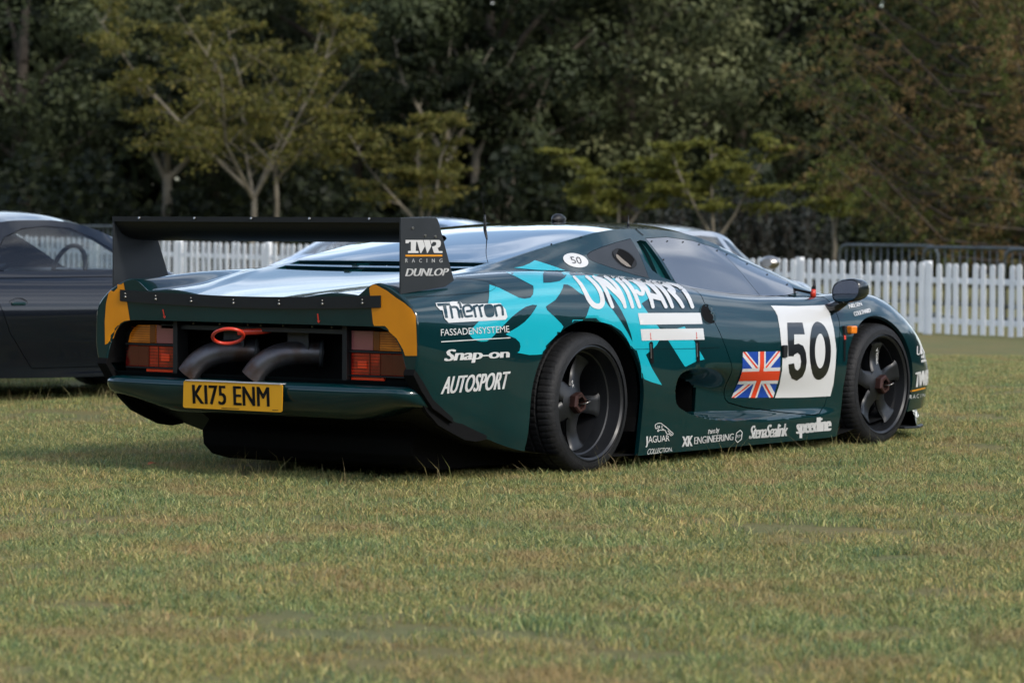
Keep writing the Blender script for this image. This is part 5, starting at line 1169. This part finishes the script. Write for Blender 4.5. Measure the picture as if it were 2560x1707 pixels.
# ------------------------------------------------------------------ other parked cars
M['carglass'] = mat('car_glass'); nt = M['carglass'].node_tree; nt.nodes.clear()
_o, _t, _g, _m, _f = (nt.nodes.new(x) for x in ('ShaderNodeOutputMaterial', 'ShaderNodeBsdfTransparent', 'ShaderNodeBsdfGlossy', 'ShaderNodeMixShader', 'ShaderNodeLayerWeight'))
_t.inputs[0].default_value = (.72, .78, .80, 1); _g.inputs['Roughness'].default_value = .02; _f.inputs[0].default_value = .5
_p = nt.nodes.new('ShaderNodeMath'); _p.operation = 'POWER'; _p.inputs[1].default_value = 3.5; _r = nt.nodes.new('ShaderNodeMapRange'); _r.inputs[3].default_value = .06; _r.inputs[4].default_value = .85
nt.links.new(_f.outputs['Facing'], _p.inputs[0]); nt.links.new(_p.outputs[0], _r.inputs[0]); nt.links.new(_r.outputs[0], _m.inputs[0]); nt.links.new(_t.outputs[0], _m.inputs[1]); nt.links.new(_g.outputs[0], _m.inputs[2]); nt.links.new(_m.outputs[0], _o.inputs[0])
CT = dict(
    centre=[(-.95, 0, .60), (-.7, 0, .76), (-.3, 0, .88), (.1, 0, 1.03), (.5, 0, 1.15), (.85, 0, 1.195), (1.1, 0, 1.2), (1.4, 0, 1.165), (1.8, 0, 1.0), (2.15, 0, .84), (2.5, 0, .75), (2.9, 0, .67), (3.2, 0, .57), (3.38, 0, .45)],
    edge=[(-.95, .45, .58), (-.7, .52, .74), (-.3, .56, .86), (.1, .56, .99), (.5, .55, 1.095), (.85, .55, 1.14), (1.1, .55, 1.14), (1.4, .56, 1.10), (1.8, .59, .965), (2.15, .60, .83), (2.5, .55, .745), (2.9, .48, .665), (3.2, .35, .555), (3.38, .08, .43)],
    waist=[(-.95, .58, .58), (-.7, .66, .72), (-.3, .72, .79), (.1, .76, .80), (.5, .77, .795), (1.1, .77, .785), (1.5, .77, .785), (1.8, .755, .79), (2.15, .72, .775), (2.5, .66, .73), (2.9, .58, .655), (3.2, .42, .545), (3.38, .1, .42)],
    crest=[(-.95, .66, .55), (-.5, .78, .71), (0, .82, .755), (.5, .83, .74), (1.1, .83, .73), (1.9, .83, .73), (2.5, .80, .71), (2.9, .70, .64), (3.2, .50, .52), (3.38, .12, .41)],
    shoulder=[(-.95, .70, .50), (-.5, .83, .63), (0, .865, .66), (1.1, .86, .62), (2.5, .855, .625), (2.9, .77, .55), (3.2, .56, .47), (3.38, .14, .39)],
    flank=[(-.95, .72, .44), (-.5, .85, .47), (0, .885, .48), (1.1, .872, .44), (2.5, .875, .47), (2.9, .80, .42), (3.2, .60, .39), (3.38, .15, .37)],
    lower=[(-.95, .71, .37), (-.5, .84, .31), (0, .87, .27), (1.1, .862, .24), (2.5, .86, .27), (2.9, .79, .28), (3.2, .6, .30), (3.38, .15, .34)],
    sill=[(-.95, .68, .33), (-.5, .80, .23), (0, .84, .18), (1.1, .84, .155), (2.5, .84, .18), (2.9, .76, .21), (3.2, .57, .25), (3.38, .14, .31)])
def make_coupe(name, label, paint, pos, psi, sc=(1, 1, 1), side_win=None, quarter=None, chrome=None, rear_glass=(-.25, .62), T=CT, scr=(1.40, 2.08), mx=1.72):
    global bm
    root = empty(name, pos); fwd = VD * math.cos(psi) + RD * math.sin(psi); root.rotation_euler[2] = math.atan2(fwd.y, fwd.x); tag(root, label, 'car')
    sh = Shell(T, crown=.3, bulge=.02, per=[6, 7, 7, 7, 6]); v, f = sh.build(np.arange(-.95, 3.381, .045)); me = mesh('tmp', v, f); bm = bmesh.new(); bm.from_mesh(me)
    bmesh.ops.recalc_face_normals(bm, faces=bm.faces); bm.normal_update()
    if sum(q.normal.z for q in bm.faces if q.calc_center_median().z > .9) < 0: bmesh.ops.reverse_faces(bm, faces=bm.faces)
    for q in bm.faces: q.smooth = True
    for cx in (0, 2.5):
        for sg in (-1, 1): cut_part(arch_poly(cx, .32, .345, 24, 1.02), sg, None, None, 0, 0, .5)
    SWP = side_win or [(.30, .835), (.52, 1.0), (.70, 1.07), (.90, 1.098), (1.12, 1.10), (1.32, 1.07), (1.52, 1.0), (1.80, .865), (1.83, .83), (1.5, .815), (.4, .815)]
    for sg in (-1, 1):
        o = cut_part(SWP, sg, 'side_window', M['carglass'], .003, .0, .3, root); smooth(o.data)
        if quarter: o = cut_part(quarter, sg, 'quarter_window', M['carglass'], .003, .0, .3, root); smooth(o.data)
        o = cut_part([(.40, .78), (1.55, .78), (1.66, .60), (1.66, .34), (1.55, .22), (.75, .22), (.55, .45)], sg, 'door', paint, .004, .015, .3, root); smooth(o.data, 40)
    def top(x0, x1, inn, nm):
        e = sh.C['edge']; a = np.linspace(x0, x1, 10); poly = [(x, -(float(e(x)[0]) - inn)) for x in a] + [(x, float(e(x)[0]) - inn) for x in a[::-1]]
        fs = [q for q in bm.faces if q.verts[0].co.z > .76 and abs(q.verts[0].co.y) < .65 and x0 - .1 < q.verts[0].co.x < x1 + .1]
        sub = lift(fs); o = take(sub, clip_faces(sub, list(sub.faces), poly_planes(poly, 'z')), nm, M['carglass'], root, 0); smooth(o.data); lower_back(sub)
    top(scr[0], scr[1], .05, 'windscreen'); top(rear_glass[0], rear_glass[1], .06, 'rear_window')
    inset_rim(bm, .02); bmesh.ops.remove_doubles(bm, verts=bm.verts, dist=1e-5)
    e0 = [tuple(q) for q in sh.rows[0]]; bd = obj('body', bm, paint, root); smooth(bd.data, 35)
    for i in (0, -1):
        ring = [tuple(q) for q in sh.rows[i]]; obj('end_panel', mesh('end_panel', ring, [tuple(range(len(ring)))]), paint, root)
    V, F = [], []; us = list(np.arange(-.9, 3.3, .1))
    for x in us:
        w, z = [float(q) for q in sh.C['sill'](x)]; V += [(x, -w + .01, z + .004), (x, w - .01, z + .004)]
    obj('floor_pan', mesh('floor_pan', V, [(2 * i, 2 * i + 1, 2 * i + 3, 2 * i + 2) for i in range(len(us) - 1)]), M['void'], root)
    for cx in (0, 2.5):
        for sg in (-1, 1):
            w = empty('wheel', (cx, sg * .845, .315), 0, root); S = sg; R = .315
            lathe('tyre', [(.225, -.01 * S), (.24, 0), (R - .03, .002 * S), (R - .006, -.02 * S), (R, -.05 * S), (R, -.17 * S), (R - .03, -.2 * S), (.22, -.2 * S)], 48, M['rubber'], w, ang=40)
            lathe('rim', [(0, -.02 * S), (.05, -.015 * S), (.06, -.03 * S), (.14, -.045 * S), (.2, -.02 * S), (.222, -.008 * S), (.228, -.015 * S), (.21, -.12 * S)], 40, M['steel'] if chrome else M['rimlip'], w, ang=40)
            for k in range(8):
                t = k * math.pi / 4; bx = bmesh.new(); add_box(bx, (.13 * math.cos(t), -.028 * S, .13 * math.sin(t)), (.15, .014, .03), .003, Matrix.Rotation(-t, 3, 'Y')); obj('spoke', bx, M['steel'] if chrome else M['rim'], w)
    # cabin
    box('dashboard', (1.72, 0, .74), (.35, 1.25, .16), M['black'], root, .05)
    for sy in (-.34, .34):
        s_ = empty('seat', (.78, sy, .0), 0, root); box('cushion', (.12, 0, .40), (.5, .46, .14), M['black'], s_, .05); box('backrest', (-.12, 0, .55), (.14, .46, .36), M['black'], s_, .05, Matrix.Rotation(-.3, 3, 'Y'))
    pts = [(1.42 + .05 * math.sin(t), -.34 + .18 * math.cos(t), .80 + .175 * math.sin(t)) for t in np.linspace(0, 2 * math.pi, 26)]
    st = empty('steering_wheel', (0, 0, 0), 0, root); tube('wheel_rim', pts, .016, M['black'], st, 8, False); tube('column', [(1.43, -.34, .80), (1.65, -.34, .74)], .03, M['black'], st, 8); box('wheel_spokes', (1.425, -.34, .80), (.02, .34, .04), M['black'], st, .005)
    # handle and mirror on both sides
    for sg in (-1, 1):
        h = empty('door_handle', (.62, sg * .868, .625), 0, root)
        lathe('handle_cup', [(0, -.012 * sg), (.035, -.006 * sg), (.042, .004 * sg)], 20, M['ink'], h).scale = (1.75, 1, .85); box('handle_bar', (0, sg * .008, .0), (.11, .014, .022), chrome or M['paint'], h, .006)
        m_ = empty('door_mirror', (mx, sg * .86, .88), 0, root); V, F = [], []
        for i in range(9):
            t = i / 8; r = math.sin(math.pi * min(1, .08 + .92 * t) * .5 + 0) if t < .5 else math.sin(math.pi * t); r = math.sin(math.pi * (.12 + .86 * t)) ** .6
            for k in range(14): a = 2 * math.pi * k / 14; V.append((-.06 + .13 * t, .085 * r * math.cos(a), .058 * r * math.sin(a)))
        F = [(i * 14 + k, i * 14 + (k + 1) % 14, (i + 1) * 14 + (k + 1) % 14, (i + 1) * 14 + k) for i in range(8) for k in range(14)] + [tuple(range(14))]
        obj('mirror_housing', mesh('mirror_housing', V, F, True, 60), chrome or paint, m_); tube('mirror_stalk', [(0, 0, -.03), (.02, -sg * .10, -.08)], [.018, .025], chrome or paint, m_, 8)
    for y in (-.55, .55):
        lathe('headlamp', [(0, .02), (.05, .015), (.085, -.01), (.09, -.04)], 24, M['steel'], root, axis='x').location = (3.12, y, .56)
        box('tail_lamp', (-.955, y * .85, .50), (.02, .14, .07), M['lred'], root, .006)
    root.scale = sc; return root
M['navy'] = mat('navy_blue_paint', (.001, .0025, .006), .3, .0, .8, .012, .2); M['silver'] = mat('silver_car_paint', (.50, .52, .54), .3, .75, 1, .02); M['sky'] = mat('pale_blue_paint', (.42, .53, .66), .3, .4, 1, .02)
def car_at(px, dep, psi, lx, ly, sc):           # put local point (lx, ly) of a car at a spot of the field
    f = VD * math.cos(psi) + RD * math.sin(psi); l = Vector((-f.y, f.x, 0)); d = dep; p = gpoint(d, lat_of(px, d)); q = p - f * lx * sc[0] - l * ly * sc[1]; q.z = p.z; return q
CN = {k: list(v) for k, v in CT.items()}        # the navy coupe: lower bonnet, upright doors
CN['centre'] = CT['centre'][:8] + [(1.8, 0, .97), (2.1, 0, .80), (2.5, 0, .69), (2.9, 0, .62), (3.2, 0, .54), (3.38, 0, .43)]
CN['edge'] = CT['edge'][:8] + [(1.8, .59, .945), (2.1, .60, .795), (2.5, .55, .685), (2.9, .48, .615), (3.2, .35, .53), (3.38, .08, .42)]
CN['waist'] = CT['waist'][:7] + [(1.8, .755, .785), (2.1, .72, .75), (2.5, .66, .68), (2.9, .58, .61), (3.2, .42, .525), (3.38, .1, .41)]
CN['crest'] = CT['crest'][:5] + [(1.9, .835, .715), (2.5, .80, .66), (2.9, .70, .59), (3.2, .50, .50), (3.38, .12, .40)]
CN['shoulder'] = [(-.95, .70, .50), (-.5, .84, .60), (0, .878, .60), (1.1, .878, .58), (2.5, .87, .58), (2.9, .78, .52), (3.2, .57, .46), (3.38, .14, .385)]
CN['flank'] = [(-.95, .71, .44), (-.5, .84, .45), (0, .875, .44), (1.1, .868, .42), (2.5, .868, .43), (2.9, .785, .41), (3.2, .58, .385), (3.38, .15, .37)]
CN['lower'] = [(-.95, .69, .37), (-.5, .81, .30), (0, .845, .27), (1.1, .84, .24), (2.5, .84, .27), (2.9, .76, .28), (3.2, .57, .30), (3.38, .15, .34)]
s1 = (.93, 1.02, 1.0); ps = math.radians(54)
make_coupe('parked_coupe', 'dark navy blue coupe cut off by the left edge beside the race car', M['navy'], car_at(14, 22.4, ps, .52, -.87, s1), ps, s1,
           side_win=[(.53, .845), (.58, .94), (.68, 1.03), (.85, 1.085), (1.05, 1.10), (1.25, 1.085), (1.42, 1.02), (1.56, .93), (1.66, .845), (1.6, .828), (.55, .828)], rear_glass=(-.25, .55), T=CN)
CS = {k: list(v) for k, v in CT.items()}
CS['centre'] = CT['centre'][:7] + [(1.4, 0, 1.195), (1.62, 0, 1.16), (1.85, 0, 1.02), (2.12, 0, .84)] + CT['centre'][-4:]
CS['edge'] = CT['edge'][:7] + [(1.4, .56, 1.135), (1.6, .57, 1.10), (1.85, .59, .97), (2.12, .60, .83)] + CT['edge'][-4:]
for k in CS: CS[k] = Curve(CS[k], .035)
s2 = (.98, .95, .95); ps2 = math.radians(36)
make_coupe('parked_coupe', 'low silver car with round chrome mirror parked behind the race car windscreen', M['silver'], car_at(1936, 28, ps2, 1.92, -.86, s2), ps2, s2, chrome=M['steel'], T=CS, scr=(1.62, 2.08), mx=1.84,
           side_win=[(.42, .835), (.55, .98), (.72, 1.065), (.90, 1.095), (1.20, 1.10), (1.44, 1.085), (1.47, .83), (.5, .815)], quarter=[(1.53, 1.07), (1.62, 1.05), (1.90, .865), (1.92, .83), (1.55, .82)])
s3 = (1.0, .96, .98); ps3 = math.radians(36)
make_coupe('parked_coupe', 'pale blue car hidden behind the wing, only slivers of its roof showing', M['sky'], car_at(1060, 31, ps3, .95, 0, s3), ps3, s3, chrome=M['steel'])
